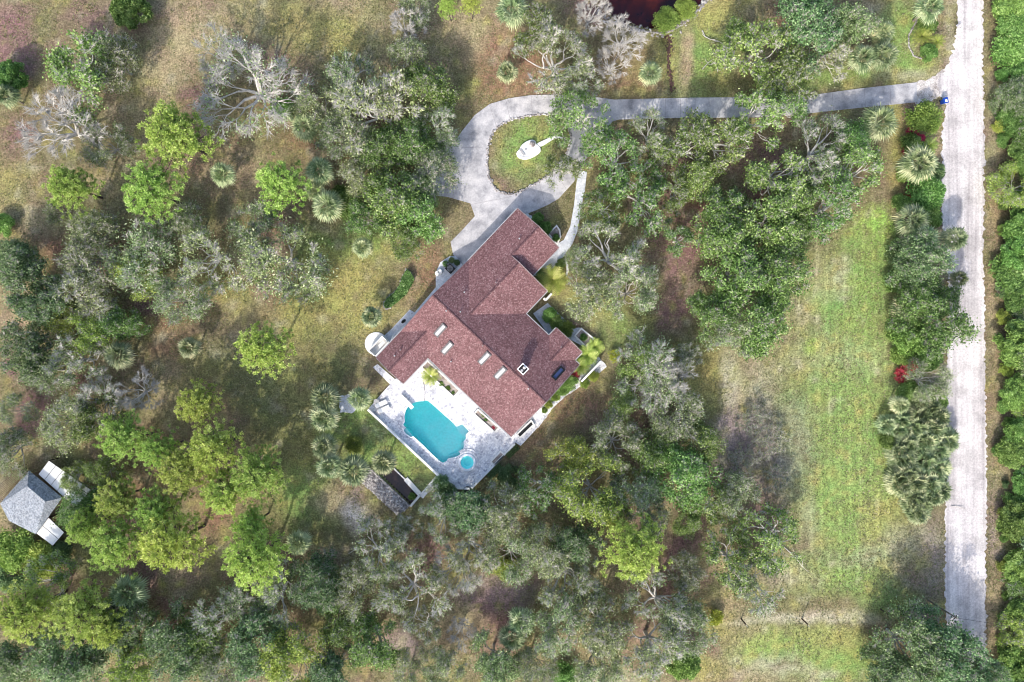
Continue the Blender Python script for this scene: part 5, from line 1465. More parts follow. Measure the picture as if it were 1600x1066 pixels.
# black dish and vent on the side wall patio
t = thing("satellite_dish", "small dark satellite dish on a short post beside the wing wall", "dish", (*P(634.5, 503.5).to_2d(), 0), 2.2)
mb = MB(); mb.tube([(0, 0, 0), (0, 0, 1.9)], .04, 6); mb.build("post", M['metal'], t)
mb = MB(); mb.lathe([(0, 0), (.25, .04), (.42, .14), (.40, .16), (.24, .07), (0, .03)], n=18); 
Rm = Matrix.Translation((0, 0, 1.95)) @ Matrix.Rotation(math.radians(50), 4, 'Y'); mb.v = [tuple(Rm @ Vector(v)) for v in mb.v]; mb.build("dish", M['dark'], t)

# scattered weeds, tufts and fallen leaves over the open ground
def litter():
    r = np.random.default_rng(99); n = 170000
    X = r.uniform(-80, 77, n); Y = r.uniform(-54, 54, n)
    keep = fbm(X, Y, 3.0, 31) + .25 * r.random(n) > .56
    for poly in (deckW, driveW, pondW, ditchW, W2(SIDEWALK), W2(GARDENWALK), W2(COURT), W2(PATIO), lagoonW, W2(road_px)): keep &= ~inside(X, Y, [tuple(p) for p in poly])
    keep |= inside(X, Y, islandW) & (r.random(n) < .6)
    ra_, rb_ = X * UA.x + Y * UA.y, X * VB.x + Y * VB.y
    keep &= ~((ra_ > -16) & (ra_ < 15.2) & (rb_ > -13.4) & (rb_ < 10))
    X, Y = X[keep], Y[keep]; n = len(X)
    B = np.stack([X, Y, np.full(n, -.03)], -1)
    k = 3
    Bk = np.repeat(B, k, 0); D = r.normal(size=(n * k, 3)); D[:, 2] = np.abs(D[:, 2]) + .3; D /= np.linalg.norm(D, axis=1, keepdims=True)
    T = Bk + D * r.uniform(.12, .36, (n * k, 1)); W = np.cross(D, np.array([[0, 0, 1.0]])); W /= np.linalg.norm(W, axis=1, keepdims=True); W *= .05
    V = np.stack([Bk - W, Bk + W, T], 1).reshape(-1, 3)
    tt = np.repeat(r.random(n), k * 3) * .8 + .1 + .1 * r.random(n * k * 3)
    o = link("grass_tufts", mesh_np("grass_tufts", V, [np.arange(n * k * 3).reshape(-1, 3)], [M['grass_tuft']], tint=tt))
    tag(o, "short tufts of grass and weeds over the open ground", "grass", kind="stuff")
litter()

# fallen dead limbs
def fallen(name, label, pts, r0):
    P0 = P(*pts[0]); t = thing(name, label, "branch", (P0.x, P0.y, 0)); rr = np.random.default_rng(int(pts[0][0]))
    mb = MB(); q = [(P(x, y).x - P0.x, P(x, y).y - P0.y, .1 + .08 * i) for i, (x, y) in enumerate(pts)]
    n = len(q); mb.tube(q, [r0 * (1 - .75 * i / (n - 1)) for i in range(n)], 6)
    mb.build("limb", M['bark_pale'], t)
    for i in range(1, n - 1):
        a_ = Vector(q[i]); dr = Vector((rr.normal(), rr.normal(), .25)).normalized()
        m2 = MB(); m2.tube([a_, a_ + dr * .6, a_ + dr * 1.2 + Vector((rr.normal() * .3, rr.normal() * .3, 0))], [r0 * .45, r0 * .3, .015], 5); m2.build("twig", M['bark_pale'], t)
fallen("fallen_branch", "pale curved dead branch on the grass right of the ditch", [(1097, 48), (1101, 58), (1110, 63), (1122, 66), (1133, 74)], .09)
fallen("fallen_branch", "short white dead branch on the grass above the drive", [(1097, 109), (1106, 99), (1114, 93)], .07)
fallen("fallen_branch", "thin dark-shadowed twig lying on the white road by the palmettos", [(1485, 790), (1494, 791), (1505, 793)], .05)
fallen("fallen_branch", "long pale dead limb at the forest edge above the fence posts", [(1222, 852), (1233, 862), (1243, 872), (1252, 884), (1262, 893)], .08)
fallen("fallen_branch", "pale dead branch in the grass below the long palm shadows", [(545, 865), (556, 858), (566, 860), (577, 852)], .06)

# ------------------------------------------------------------------ trees and plants: kind, px, py, radius px, label
PLANTS = [
# --- top left
('dense', 200, 10, 34, 'dense dark green round tree cut by the top edge, left part'),
('oakopen', 120, 100, 72, 'thin green-grey oak with pale limbs near the top-left corner'),
('moss', 175, 95, 45, 'sparse mossy oak just below the dense round top-edge tree'),
('dense', 8, 118, 30, 'dark green bush on the left edge above the bleached bare tree'),
('palm', 12, 150, 22, 'pale green palm on the left edge beside the bleached bare tree'),
('bare', 85, 195, 66, 'bleached leafless tree near the left edge, whitest of all'),
('pine', 268, 208, 60, 'bright green pine with wide ragged crown right of the bleached bare tree'),
('pine', 104, 290, 42, 'yellow-green pine leaning left below the bleached bare tree'),
('pine', 232, 298, 52, 'pine with visible dark trunk just below the wide ragged pine'),
('moss', 165, 228, 38, 'small dark mossy oak between the bleached tree and the ragged pine'),
('palm', 349, 273, 23, 'round silvery palm alone on brown ground in the upper left'),
('barel', 395, 130, 92, 'largest leafless grey tree, spreading wide in the upper left'),
('barel', 340, 90, 45, 'small leafless grey tree against the left flank of the largest bare one'),
('shrub', 4, 352, 18, 'dark shrub on the left edge below the bleached tree'),
('moss', 148, 352, 44, 'grey-green oak directly below the yellow-green leaning pine'),
('moss', 90, 330, 20, 'tiny grey-green oak sprout left of the oak below the leaning pine'),
# --- left belt
('moss', 135, 400, 52, 'grey-green oak in the left belt with branches over brown soil'),
('moss', 222, 395, 58, 'full grey-green oak in the middle of the left belt'),
('lime', 212, 432, 34, 'olive-yellow tree tucked between grey oaks in the left belt'),
('mossopen', 325, 395, 62, 'broad silvery oak right of centre in the left belt'),
('moss', 300, 350, 38, 'small silvery oak on the upper rim of the left belt'),
('moss', 440, 398, 72, 'large silvery oak at the right end of the left belt, by the lawn'),
('moss', 385, 360, 46, 'silvery oak between the lawn-end oak and the yellow pine clump'),
('moss', 275, 470, 46, 'silvery oak at the lower rim of the left belt above a small palm'),
('blue', 40, 430, 50, 'blue-green tree at the left edge of the belt'),
('blue', 20, 395, 26, 'small blue-green tree on the left edge, topmost of three'),
('blue', 70, 470, 46, 'blue-green tree right of the left edge, lowest of three'),
('mossopen', 130, 470, 52, 'open oak with white twisted limbs and yellowish leaves, left belt'),
('lime', 92, 500, 26, 'small yellowish tree under the open twisted oak'),
('oak', 185, 500, 34, 'dark green oak just above the dark palm in the left belt'),
('palm', 187, 555, 27, 'dark fan palm below the left belt'),
('palm', 297, 543, 21, 'round palm on brown ground below the silvery oaks'),
('blue', 38, 545, 48, 'blue-grey tree on the left edge at mid height'),
('mossopen', 105, 565, 56, 'large grey oak below the left belt near the left edge'),
('lime', 140, 520, 34, 'straw-tinted tree between the grey oak and the dark palm'),
('bare', 213, 612, 34, 'small violet-grey leafless tree beside brown soil'),
('barel', 148, 625, 44, 'thin half-bare tree left of the small violet-grey one'),
('moss', 70, 580, 36, 'grey oak hugging the left-edge trees above the brown hollow'),
('moss', 10, 700, 44, 'grey-green oak on the left edge above the shed'),
('moss', 25, 640, 26, 'small grey oak at the left edge beside the brown hollow'),
('moss', 100, 668, 46, 'grey-green oak above the white lean-to of the shed'),
('oak', 150, 660, 40, 'green oak right of the oak above the shed'),
# --- pines left
('pine', 408, 545, 48, 'lone pine on the lawn left of the house, yellow at its base'),
('pine', 305, 632, 38, 'deep green pine with long trunk shadow, below the round palm'),
('pine', 190, 690, 44, 'yellow-green pine, first of the pine grove from the shed upward'),
('pine', 245, 702, 36, 'small pine in the upper middle of the pine grove'),
('pine', 330, 700, 48, 'green pine at the upper right of the pine grove'),
('pine', 285, 735, 46, 'pine in the very middle of the grove beside a bare trunk'),
('pine', 398, 748, 50, 'rightmost big pine of the grove, beside the lawn shadows'),
('pine', 178, 782, 40, 'pine right of the lean-to panels, leaning toward them'),
('pine', 182, 852, 50, 'pine with scalloped lower crown below the lean-to'),
('pine', 268, 852, 58, 'broadest scalloped pine in the lower grove'),
('pine', 240, 800, 40, 'green pine behind the broadest scalloped one'),
('pine', 345, 770, 42, 'pine between the broadest scalloped one and the lawn'),
('pine', 392, 822, 32, 'small pine directly above the big dark pine'),
('pine', 396, 878, 58, 'big bright pine at the bottom right of the grove'),
('oak', 120, 795, 36, 'green oak overhanging the white lean-to panels'),
('pine', 130, 825, 34, 'small yellow pine beside the short lean-to'),
('oak', 158, 738, 24, 'dark green oak touching the outer end of the long lean-to'),
('limeshrub', 18, 860, 36, 'yellowish shrub below the shed on the left edge'),
('limeshrub', 60, 878, 32, 'yellowish shrub right of the left-edge one below the shed'),
('blueshrub', 12, 905, 24, 'dark shrub on the left edge under the yellowish shrubs'),
('blueshrub', 92, 862, 18, 'dark little shrub at the foot of the short lean-to'),
('palm', 467, 848, 23, 'silvery palm at the end of the long lawn shadows'),
# --- bottom left
('oakopen', 75, 918, 46, 'thin green tree above the bottom-left pines'),
('pine', 35, 962, 52, 'pine in the bottom-left corner, closest to the left edge'),
('pine', 128, 965, 56, 'pine in the bottom-left corner, second from the edge'),
('pine', 165, 985, 34, 'small pine at the right of the bottom-left pines'),
('palm', 202, 925, 34, 'large dark palm right of the bottom-left pines'),
('blue', 195, 975, 46, 'dark tree below the large dark palm'),
('blue', 100, 1020, 56, 'dark green tree below the bottom-left pines'),
('blue', 25, 1030, 46, 'dark green tree in the extreme bottom-left corner'),
('palm', 145, 1030, 28, 'dark palm near the bottom edge left'),
('lime', 205, 1040, 40, 'yellowish tree on the bottom edge left of the dark grove'),
('blue', 270, 1010, 52, 'dark blue-green tree on the bottom edge right of the yellowish one'),
('blue', 245, 985, 30, 'small dark tree at the lower rim of the violet hollow'),
('oak', 320, 1000, 44, 'green tree in the bottom dark grove'),
('mossopen', 355, 960, 56, 'mossy oak with silver limbs below the big bright pine'),
('moss', 345, 1040, 48, 'grey oak on the bottom edge below the silver-limbed oak'),
('mossopen', 425, 940, 56, 'oak with bare twisting limbs below and right of the big bright pine'),
('blue', 492, 915, 44, 'dark tree in the gap right of the twisted oak'),
('blue', 400, 1010, 52, 'dark tree on the bottom edge below the twisted oak'),
('oak', 522, 945, 26, 'small bright green tree beside the dark gap tree'),
('lime', 455, 1030, 52, 'yellow-green tree on the bottom edge, left of centre'),
('oak', 580, 1000, 48, 'bright green dense tree at the bottom, left of the violet clearing'),
('oak', 525, 985, 34, 'smaller bright green tree at the bottom beside the dense one'),
('blue', 525, 1045, 44, 'dark tree cut by the bottom edge below the bright green trees'),
# --- bottom centre
('mossopen', 590, 872, 54, 'grey oak below the rock wall of the lagoon'),
('mossopen', 645, 920, 60, 'large grey oak in the bottom middle'),
('moss', 560, 925, 44, 'grey oak left of the large bottom-middle oak'),
('mossopen', 632, 832, 32, 'small grey oak against the lower end of the rock wall'),
('mossopen', 690, 808, 44, 'grey oak just outside the tip of the pool deck'),
('blue', 745, 805, 46, 'dark fan-leaved tree right of the pool deck tip'),
('mossopen', 730, 860, 52, 'grey oak beneath the trees at the deck tip'),
('barel', 725, 895, 44, 'half-bare tree with forked trunk above the violet clearing'),
('moss', 790, 810, 50, 'mossy oak right of the dark tree at the deck tip'),
('moss', 800, 870, 44, 'grey oak left of the reddish clearing'),
('limeshrub', 792, 890, 20, 'small bright yellow-green bush over the violet clearing'),
('bare', 722, 985, 24, 'little dead tree with claw-like branches near the bottom'),
('mossopen', 665, 985, 34, 'thin grey tree left of the claw-like dead tree'),
('blue', 770, 1030, 44, 'dark tree on the bottom edge under the violet clearing'),
('palm', 815, 970, 26, 'dark palm at the lower rim of the violet clearing'),
('palm', 800, 995, 26, 'dark palm just below another at the violet clearing'),
('moss', 700, 1045, 40, 'grey tree on the bottom edge, middle'),
('moss', 830, 1040, 36, 'grey tree on the bottom edge below the two dark palms'),
('moss', 640, 1050, 34, 'low grey tree on the bottom edge beside the violet ground'),
# --- lower right forest
('lime', 925, 765, 58, 'yellow-green tree, brightest below the house'),
('oakopen', 850, 765, 44, 'open green tree between the house corner and the brightest tree'),
('lime', 895, 715, 36, 'small yellow-green tree above the brightest one'),
('moss', 1000, 765, 44, 'grey-green tree between brightest tree and the green one'),
('oak', 1062, 745, 54, 'green rounded tree left of the violet field'),
('oak', 1015, 705, 40, 'green tree above the rounded tree, right of the house'),
('moss', 960, 690, 44, 'grey-green tree below the forked bare tree'),
('moss', 1005, 810, 40, 'grey-green tree above the scalloped pine'),
('pine', 985, 862, 58, 'scalloped pale pine in the lower right forest'),
('pine', 965, 815, 22, 'tiny pine top above the scalloped pale one'),
('moss', 842, 855, 46, 'grey-green oak left of the reddish gap'),
('blue', 905, 850, 40, 'dark tree between reddish gap and the pale pine'),
('mossopen', 880, 905, 50, 'grey oak below the reddish gap'),
('mossopen', 915, 900, 34, 'open grey oak at the left foot of the pale pine'),
('moss', 870, 970, 52, 'grey oak right of the two dark palms'),
('moss', 940, 985, 58, 'grey oak left of the white-limbed oak'),
('mossopen', 1035, 945, 62, 'oak with bright white limbs below the pale pine'),
('mossopen', 1020, 1015, 60, 'grey oak above the bottom edge near the mown field'),
('moss', 1075, 985, 44, 'grey oak reaching toward the sandy strip'),
('moss', 930, 1035, 44, 'grey oak cut by the bottom edge beside a pale gap'),
('dense', 1068, 1040, 30, 'dark glossy bush on the bottom edge beside the mown field'),
('shrub', 880, 1055, 20, 'small dark green bush on the bottom edge in the lower middle'),
('moss', 1075, 900, 34, 'small grey tree between the pale pine and the purple litter'),
('yellowshrub', 1118, 965, 14, 'yellow-leaved shrub at the left end of the sandy strip'),
('oakopen', 1145, 880, 50, 'thin green tree right of the purple litter'),
('oakopen', 1215, 850, 56, 'thin green tree at the edge of the mown field'),
('mossopen', 1180, 920, 44, 'thin straw-coloured tree above the sandy strip'),
('oakopen', 1110, 790, 40, 'thin tree with white limb left of the violet field'),
('moss', 1150, 775, 36, 'sparse dark-tipped tree on the edge of the violet field'),
('oak', 1075, 815, 24, 'small bright green tree left of the white-limbed thin one'),
# --- centre right
('mossopen', 960, 400, 66, 'grey oak with pale trunk fork beside the curved front walk'),
('moss', 920, 465, 50, 'grey oak overhanging the front courtyard'),
('moss', 985, 455, 44, 'grey oak right of the courtyard oak'),
('moss', 905, 400, 24, 'low grey oak branch mass by the low curved wall'),
('mossopen', 1020, 590, 62, 'forked bare-limbed tree right of the house'),
('oak', 1000, 570, 34, 'green tree behind the top of the forked bare tree'),
('oak', 968, 632, 26, 'small dark green tree at the foot of the forked bare tree'),
('bare', 1035, 600, 46, 'leafless fan-branched tree lying across the forked one'),
('moss', 1055, 660, 46, 'grey-green tree below the leafless fan-branched one'),
('oak', 1095, 690, 34, 'green tree touching the violet field from the left'),
('oak', 1120, 370, 54, 'dense green oak, upper left of the big green cluster'),
('oak', 1195, 350, 58, 'dense green oak, top of the big green cluster'),
('oak', 1225, 425, 58, 'dense green oak, right side of the big green cluster'),
('oak', 1150, 435, 60, 'dense green oak in the middle of the big green cluster'),
('oak', 1195, 500, 52, 'dense green oak, bottom of the big green cluster'),
('oak', 1110, 485, 42, 'dense green oak, lower left of the big green cluster'),
('oak', 1245, 370, 34, 'dense green oak jutting right from the big green cluster'),
('moss', 1140, 525, 40, 'mixed grey-green oak at the lower fringe of the green cluster'),
('yellowshrub', 960, 556, 11, 'round golden-yellow shrub beyond the right end of the house'),
# --- around drive
('oakopen', 915, 180, 52, 'sparse green oak hanging over the drive junction'),
('oakopen', 880, 262, 30, 'low oak bough hanging over the lower drive branch'),
('palm', 873, 183, 18, 'palm on the island tip under the overhanging oak'),
('oakopen', 965, 250, 52, 'green open oak right of the drive junction'),
('oakopen', 1005, 310, 56, 'green open oak above the grey walkside oak'),
('mossopen', 1020, 210, 42, 'small pale twiggy tree below the drive'),
('oakopen', 1065, 225, 50, 'green oak below the drive, right of the pale twiggy tree'),
('oakopen', 945, 325, 36, 'low green oak between the front walk and the forest'),
('oakopen', 1120, 215, 50, 'green open oak below the drive, second from the twiggy tree'),
('oak', 1095, 275, 34, 'small green oak over the reddish ground'),
('oakopen', 1175, 185, 52, 'white-limbed oak arching over the drive'),
('oakopen', 1130, 320, 40, 'green oak above the big green cluster'),
('oakopen', 1215, 275, 56, 'green oak left of the twiggy grey-limbed tree'),
('mossopen', 1285, 235, 62, 'twiggy grey-limbed tree below the drive'),
('oakopen', 1335, 270, 52, 'green oak at the right rim of the forest, below the palm pair'),
('oakopen', 1300, 320, 52, 'green oak at the top of the mown field'),
('oak', 1245, 320, 40, 'green oak joining the big green cluster to the twiggy tree'),
('oak', 1330, 215, 36, 'green oak beside the drive and the big pale palm'),
('oakopen', 1230, 165, 36, 'oak limb cluster over the drive left of the clear stretch'),
# --- top centre
('mossopen', 592, 165, 76, 'great oak with bare radiating limbs, upper centre'),
('oak', 665, 130, 46, 'green-crowned oak right of the great radiating oak'),
('moss', 640, 80, 34, 'small grey oak atop the great radiating oak'),
('bare', 628, 35, 34, 'small violet-grey bare tree near the top edge, centre left'),
('moss', 650, 8, 30, 'pale mossy tree cut by the top edge beside a trunk'),
('palm', 478, 200, 26, 'dark blue palm under the big bare tree'),
('palm', 462, 178, 18, 'small dark palm above the dark blue palm'),
('shrub', 440, 170, 20, 'green undergrowth shrub beside the two dark palms'),
('oakopen', 110, 745, 24, 'thin green tree with boughs over the long lean-to panels'),
('blue', 1540, 1056, 36, 'dark tree at the bottom edge on the right side of the road'),
('mossopen', 545, 118, 46, 'mossy open oak at the upper left of the great radiating oak'),
('mossopen', 545, 190, 36, 'mossy open oak at the lower left of the great radiating oak'),
('oakopen', 1062, 372, 32, 'thin green tree over reddish litter, left of the big green cluster'),
('oakopen', 1058, 300, 32, 'thin green tree over reddish litter, below the drive trees'),
('mossopen', 1075, 560, 30, 'thin grey tree at the lower left foot of the big green cluster'),
('moss', 500, 160, 40, 'mossy tree between the big bare tree and the great oak'),
('moss', 530, 215, 44, 'grey-green oak below the great radiating oak'),
('oak', 640, 218, 46, 'green oak left of the upper drive bend'),
('mossopen', 688, 205, 38, 'pale-limbed oak reaching over the drive bend'),
('oak', 600, 240, 40, 'green oak in the middle of the upper grove'),
('oak', 610, 305, 56, 'green oak left of the parking apron'),
('oak', 655, 342, 47, 'dark green oak overhanging the driveway apron'),
('moss', 680, 262, 43, 'grey-green oak shading the parking apron'),

('oak', 652, 300, 28, 'green oak covering the outer corner of the parking apron'),
('moss', 560, 280, 36, 'grey-green oak right of the fan palms'),
('oak', 575, 345, 36, 'green oak between the fan palms and the lawn'),
('oak', 630, 372, 30, 'small green oak above the lawn near the garage'),
('pine', 440, 288, 48, 'lime-yellow pine beside three fan palms'),
('palm', 500, 268, 27, 'silver fan palm, top of three beside the lime pine'),
('palm', 512, 322, 30, 'silver fan palm, bottom of three beside the lime pine'),
('palm', 492, 298, 20, 'fan palm half under the lime pine, middle of three'),
('shrub', 535, 318, 28, 'dark green shrub right of the three fan palms'),
('palm', 567, 387, 20, 'low dark palm on the lawn edge above the house lawn'),
('palm', 581, 495, 20, 'palm beside the crescent hedge bed'),
('pine', 700, 8, 18, 'yellow pine tip cut by the top edge'),
('pine', 735, 4, 18, 'second yellow pine tip cut by the top edge, nearer the palm'),
('palm', 800, 18, 30, 'dark green palm on the top edge, upper middle'),
('oakopen', 835, 45, 36, 'thin green tree beside the top-edge palm'),
('palm', 793, 113, 20, 'silver palm above the drive loop'),
('mossopen', 870, 95, 62, 'grey mossy tree above the drive loop'),
('mossopen', 900, 125, 38, 'thin mossy tree touching the drive from above'),
('bare', 920, 20, 36, 'bare grey tree left of the dark pond'),
('bare', 975, 55, 36, 'bare fan-shaped tree at the pond corner'),
('bare', 955, 100, 30, 'small bare tree below the fan-shaped pond tree'),
('palm', 1016, 115, 22, 'bright green palm between ditch and drive'),
('limeshrub', 1042, 30, 20, 'golden reeds-like shrub on the pond bank'),
('limeshrub', 1072, 12, 18, 'golden shrub at the right end of the pond bank'),
('oakopen', 1180, 80, 62, 'open oak with fallen-looking white limbs, right of the ditch lawn'),
('oak', 1155, 55, 26, 'small dark green oak left of the white limbs'),
('blue', 1270, 35, 58, 'blue-green oak on the top edge left of the palms'),
('mossopen', 1300, 75, 44, 'white-limbed oak above the palm trio'),
('blue', 1335, 40, 44, 'dark blue-green oak on the top edge beside the palm trio'),
('oakopen', 1235, 115, 46, 'green oak with pale limbs just above the drive'),
('palm', 1378, 52, 22, 'small palm, top of the trio near the bed edging'),
('palm', 1345, 92, 26, 'yellowish palm, left of the trio near the drive'),
('palm', 1378, 88, 27, 'pale palm, right of the trio near the drive'),
('palm', 1450, 14, 26, 'golden-green palm on the top edge beside the white road'),
('yucca', 1443, 55, 16, 'white-tipped spiky plant in the stone-edged bed, left one'),
('yucca', 1465, 64, 13, 'white-tipped spiky plant in the stone-edged bed, right one'),
('shrub', 1450, 38, 16, 'green shrub under the golden palm in the edged bed'),
('shrub', 1452, 82, 14, 'rounded green shrub at the foot of the edged bed'),
# --- roadside, top to bottom
('palm', 1372, 193, 34, 'big pale palm below the drive, right rim of the forest'),
('limeshrub', 1445, 183, 28, 'bright bush below the drive entrance beside the blue bin'),
('redshrub', 1428, 206, 10, 'red flowering shrub nearest the blue bin'),
('cycad', 1452, 227, 14, 'yellow-leaved feather palm between red shrub and big silver palm'),
('shrub', 1428, 228, 20, 'dark shrub under the topmost red shrub'),
('palm', 1434, 256, 34, 'big silver palm beside the road, first below the blue bin'),
('redshrub', 1424, 294, 8, 'small red shrub below the big silver palm'),
('redshrub', 1464, 294, 7, 'red shrub touching the road edge'),
('redshrub', 1418, 311, 8, 'lowest of three red shrubs under the big silver palm'),
('shrub', 1448, 300, 32, 'dark green shrub among three small red ones'),
('palm', 1424, 345, 30, 'green palm beside the road above the leafy mass'),
('palm', 1438, 374, 30, 'silver palm at the top of the leafy roadside mass'),
('palm', 1490, 373, 24, 'palm leaning over the white road edge'),
('palm', 1497, 436, 16, 'small palm poking out of the leafy mass over the road'),
('blue', 1445, 408, 46, 'blue-green tree at the top of the leafy roadside mass'),
('palm', 1415, 482, 26, 'palm fronds at the left side of the leafy roadside mass'),
('oak', 1440, 470, 44, 'green tree in the leafy roadside mass'),
('oak', 1465, 505, 52, 'green tree bulging over the road from the leafy mass'),
('dense', 1430, 528, 32, 'bright green bush at the bottom of the leafy roadside mass'),
('redshrub', 1424, 568, 14, 'bright red flowering shrub at mid roadside, upper clump'),
('redshrub', 1412, 587, 13, 'bright red flowering shrub at mid roadside, lower clump'),
('moss', 1452, 595, 34, 'grey bushy tree right of the mid-roadside red shrubs'),
('shrub', 1418, 612, 18, 'low dark shrub under the mid-roadside red shrubs'),
('palmetto', 1445, 640, 36, 'dark palmetto clump, topmost of the roadside row'),
('palmetto', 1408, 665, 28, 'palmetto clump bulging left into the field, upper'),
('palmetto', 1450, 680, 38, 'palmetto clump next to the road, second from the top'),
('palmetto', 1412, 705, 34, 'palmetto clump on the field side, middle of the row'),
('palmetto', 1455, 725, 38, 'palmetto clump next to the road, middle of the row'),
('palmetto', 1420, 750, 36, 'palmetto clump on the field side, lower in the row'),
('palmetto', 1458, 768, 32, 'palmetto clump next to the road, lower in the row'),
('palmetto', 1435, 792, 30, 'palmetto clump at the bottom end of the roadside row'),
('shrub', 1390, 690, 16, 'small green shrub at the field rim of the palmetto row'),
('blue', 1420, 1010, 56, 'dark blue-green tree below the utility pole'),
('blue', 1497, 1040, 62, 'dark blue-green tree covering the bottom of the white road'),
('blue', 1395, 1050, 40, 'dark tree at the bottom edge left of the road'),
('blue', 1450, 985, 38, 'dark tree top just under the utility pole'),
('shrub', 1410, 318, 16, 'dark shrub left of the lowest small red shrub'),
('shrub', 1456, 336, 20, 'green shrub between the road and the palm above the leafy mass'),
('blueshrub', 1404, 398, 20, 'dark shrub at the field side of the blue-green roadside tree'),
('shrub', 1402, 438, 20, 'green shrub at the field side above the roadside palm fronds'),
('shrub', 1404, 518, 18, 'green shrub at the field side of the bright bush'),
('blueshrub', 1462, 268, 16, 'dark shrub between the big silver palm and the road'),
('shrub', 1412, 272, 13, 'small shrub at the field side of the big silver palm'),
('shrub', 1450, 556, 24, 'green shrub between red shrubs and road'),
('shrub', 1462, 625, 20, 'green shrub on the road side above the palmettos'),
('redshrub', 1458, 318, 8, 'red shrub near the road below the dark green shrub'),
('redshrub', 1440, 216, 8, 'second red shrub just right of the topmost red one'),
('oak', 1478, 470, 26, 'green bough hanging over the road edge from the leafy mass'),
('redshrub', 1418, 236, 7, 'red shrub at the field side of the topmost red ones'),
('redshrub', 1434, 332, 7, 'red shrub just above the green roadside palm'),
('shrub', 1412, 555, 18, 'green shrub at the field side above the mid-roadside red shrubs'),
('palm', 1405, 632, 18, 'small palm at the field side just below the mid-roadside red shrubs'),
# --- house surroundings
('cycad', 864, 437, 24, 'bright yellow feather palm at the garage corner'),
('cycad', 673, 588, 15, 'green and gold feather palm in the pool deck planter'),
('palm', 508, 622, 28, 'cabbage palm left of the gravel pad, upper of two'),
('palm', 507, 652, 27, 'cabbage palm left of the gravel pad, lower of two'),
('palm', 562, 623, 22, 'cabbage palm between the gravel pad and the pool deck'),
('palm', 508, 698, 25, 'cabbage palm on the lawn corner below the gravel pad'),
('palm', 515, 727, 25, 'cabbage palm left of the rock wall head'),
('palm', 553, 735, 30, 'cabbage palm covering the upper end of the rock wall'),
('palm', 600, 722, 24, 'cabbage palm at the upper corner of the dark lagoon'),
('limeshrub', 553, 695, 14, 'small grey-white shrub on the lawn above the rock wall'),
('shrub', 643, 776, 6, 'small water plant in the dark lagoon corner'),
('blueshrub', 700, 772, 16, 'dark shrub outside the lower end of the pool parapet'),
('blueshrub', 690, 755, 14, 'dark shrub between lagoon path and the parapet'),
('shrub', 858, 492, 12, 'dark shrub in the middle of the front courtyard'),
('shrub', 872, 505, 13, 'green shrub at the lower corner of the front courtyard'),
('limeshrub', 885, 515, 14, 'pale shrub between the two courtyard planters'),
('shrub', 912, 527, 6, 'little green plant filling the square courtyard planter'),
('cycad', 918, 555, 18, 'pale tropical fronds at the right corner of the house'),
('cycad', 908, 572, 15, 'tropical fronds against the right house wall, lower'),
('cycad', 930, 542, 15, 'feathery plant beyond the square courtyard planter'),
('limeshrub', 903, 556, 10, 'pale low shrub hugging the right gable'),
('shrub', 890, 598, 14, 'dark green shrub by the thin garden wall'),
('shrub', 878, 607, 12, 'green shrub second along the house end bed'),
('limeshrub', 868, 620, 8, 'light shrub third along the house end bed'),
('limeshrub', 858, 632, 7, 'light shrub fourth along the house end bed'),
('limeshrub', 927, 588, 9, 'light shrub outside the thin garden wall'),
('limeshrub', 914, 600, 8, 'light shrub at the lower end of the thin garden wall'),
('shrub', 851, 641, 5, 'tiny shrub in the walk strip near the house corner'),
('redshrub', 898, 588, 8, 'dark red shrub against the right house wall'),
('shrub', 845, 428, 9, 'dark shrub under the eave beside the yellow feather palm'),
('shrub', 876, 412, 8, 'dark shrub by the front walk above the yellow feather palm'),
('shrub', 840, 342, 10, 'deep green shrub against the garage gable near the drive'),
('shrub', 853, 356, 10, 'deep green shrub against the garage gable, lower'),
('shrub', 869, 371, 6, 'small plant in the leaf-shaped planter'),
('limeshrub', 754, 650, 4, 'small plant at the upper end of the narrow eave planter'),
('shrub', 759, 656, 4, 'second small plant in the narrow eave planter'),
('redshrub', 771, 668, 4, 'dark red plant at the lower end of the narrow eave planter'),
('shrub', 690, 600, 5, 'small plant beside the feather palm in the wall planter'),
('limeshrub', 700, 607, 5, 'pale small plant further along the wall planter'),
('shrub', 708, 613, 4, 'last small plant at the end of the wall planter'),
('blueshrub', 795, 745, 18, 'dark shrub outside the parapet near the hot tub'),
('blueshrub', 706, 407, 5, 'tiny dark shrub above the air conditioner'),
('blueshrub', 714, 410, 5, 'tiny dark shrub by the driveway corner of the side patio'),
('blueshrub', 696, 412, 5, 'tiny dark shrub at the top of the side patio'),
]
for row in PLANTS:
    z0 = 0.0
    plant(*row[:5])

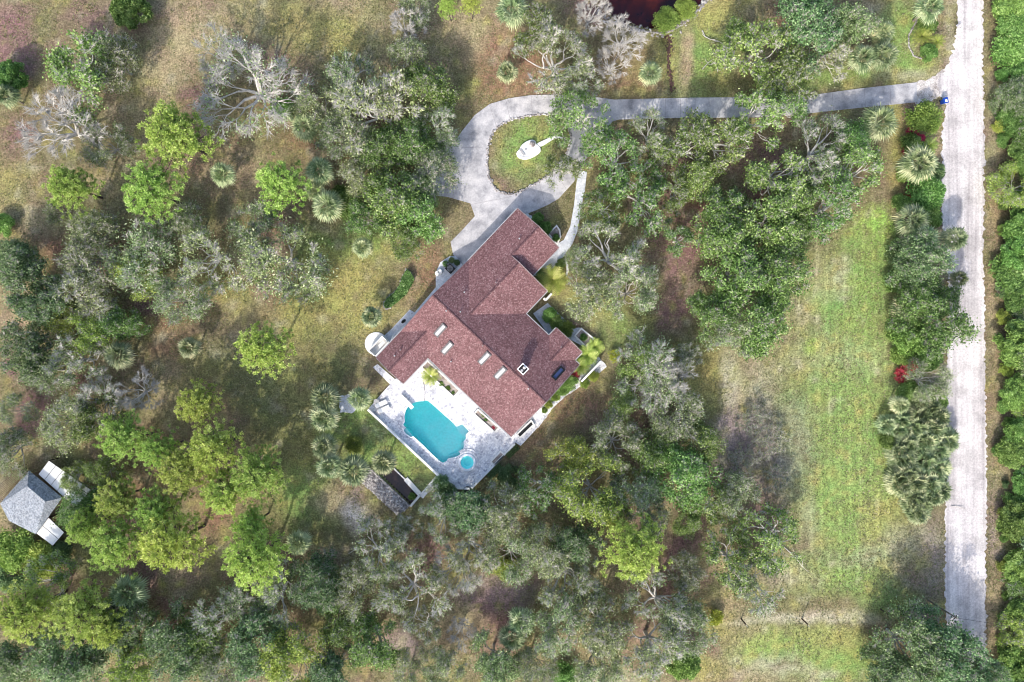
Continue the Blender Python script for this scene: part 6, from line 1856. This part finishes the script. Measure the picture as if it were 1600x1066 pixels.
# dense bushes along the far side of the road (countable, one by one)
_hr = np.random.default_rng(4)
_marks = ['at the top right corner', 'second from the top right corner', 'third from the top right corner, bulging to the road', 'level with the mailbox', 'above the pale sand scars', 'beside the upper pale sand scar',
          'level with the drive entrance', 'level with the blue bin', 'beside the lower pale sand scar', 'level with the big silver palm', 'level with the small red shrubs', 'below the sand scars',
          'level with the palm leaning over the road', 'level with the top of the leafy roadside mass', 'opposite the middle of the leafy mass', 'opposite the bulge over the road', 'opposite the foot of the leafy mass', 'opposite the mid-roadside red shrubs',
          'opposite the grey bushy tree', 'opposite the topmost palmetto', 'opposite the second palmetto', 'opposite the middle palmettos', 'opposite the lower palmettos', 'opposite the bottom palmetto',
          'first below the palmetto row', 'second below the palmetto row', 'above the overhead wire', 'level with the utility pole', 'just below the overhead wire', 'near the bottom right corner', 'in the bottom right corner']
_bg = ['dense', 'dense', 'oak', 'dense', 'shrub', 'dense', 'lime', 'dense', 'blue', 'dense']
_adj = {'dense': 'dense green bush across the road, ', 'oak': 'leafy green tree across the road, ', 'shrub': 'low green scrub across the road, ', 'lime': 'yellow-green scrub tree across the road, ', 'blue': 'dark scrub tree across the road, '}
for i, mk in enumerate(_marks):
    y = 4 + i * 35.5; kd = _bg[i * 7 % 10]
    plant(kd, 1603 + _hr.normal() * 8, y + _hr.normal() * 4, 36 + _hr.normal() * 6, _adj[kd] + mk, hz=_hr.uniform(.5, .9) * (.7 if kd in ('oak', 'lime', 'blue') else 1))
# loose scrub in front of it
_sc = ['shrub', 'blueshrub', 'limeshrub', 'shrub', 'shrub', 'redshrub', 'limeshrub']
_scn = {'shrub': 'small green shrub', 'blueshrub': 'small dark shrub', 'limeshrub': 'small pale shrub', 'redshrub': 'reddish scrub plant'}
for i in range(24):
    k_ = _sc[i * 5 % 7]
    if k_ == 'redshrub' and i not in (5, 12): k_ = 'shrub'
    y = 20 + i * 43 + _hr.normal() * 6
    plant(k_, 1569 + _hr.normal() * 5, y, _hr.uniform(6, 13), _scn[k_] + ' on the verge across the road, number %s from the top' % ['one','two','three','four','five','six','seven','eight','nine','ten','eleven','twelve','thirteen','fourteen','fifteen','sixteen','seventeen','eighteen','nineteen','twenty','twenty-one','twenty-two','twenty-three','twenty-four'][i])
# thin leafless brush by the violet patch in the field
for x, y, rr, lb in ((1175, 655, 26, 'thin leafless brush on the violet patch, upper left'), (1205, 690, 30, 'thin leafless brush in the middle of the violet patch'), (1165, 715, 24, 'thin leafless brush at the lower left of the violet patch'), (1215, 745, 26, 'thin leafless brush at the bottom of the violet patch'), (1145, 760, 18, 'small leafless brush between the violet patch and the forest')):
    plant('brush', x, y, rr, lb)
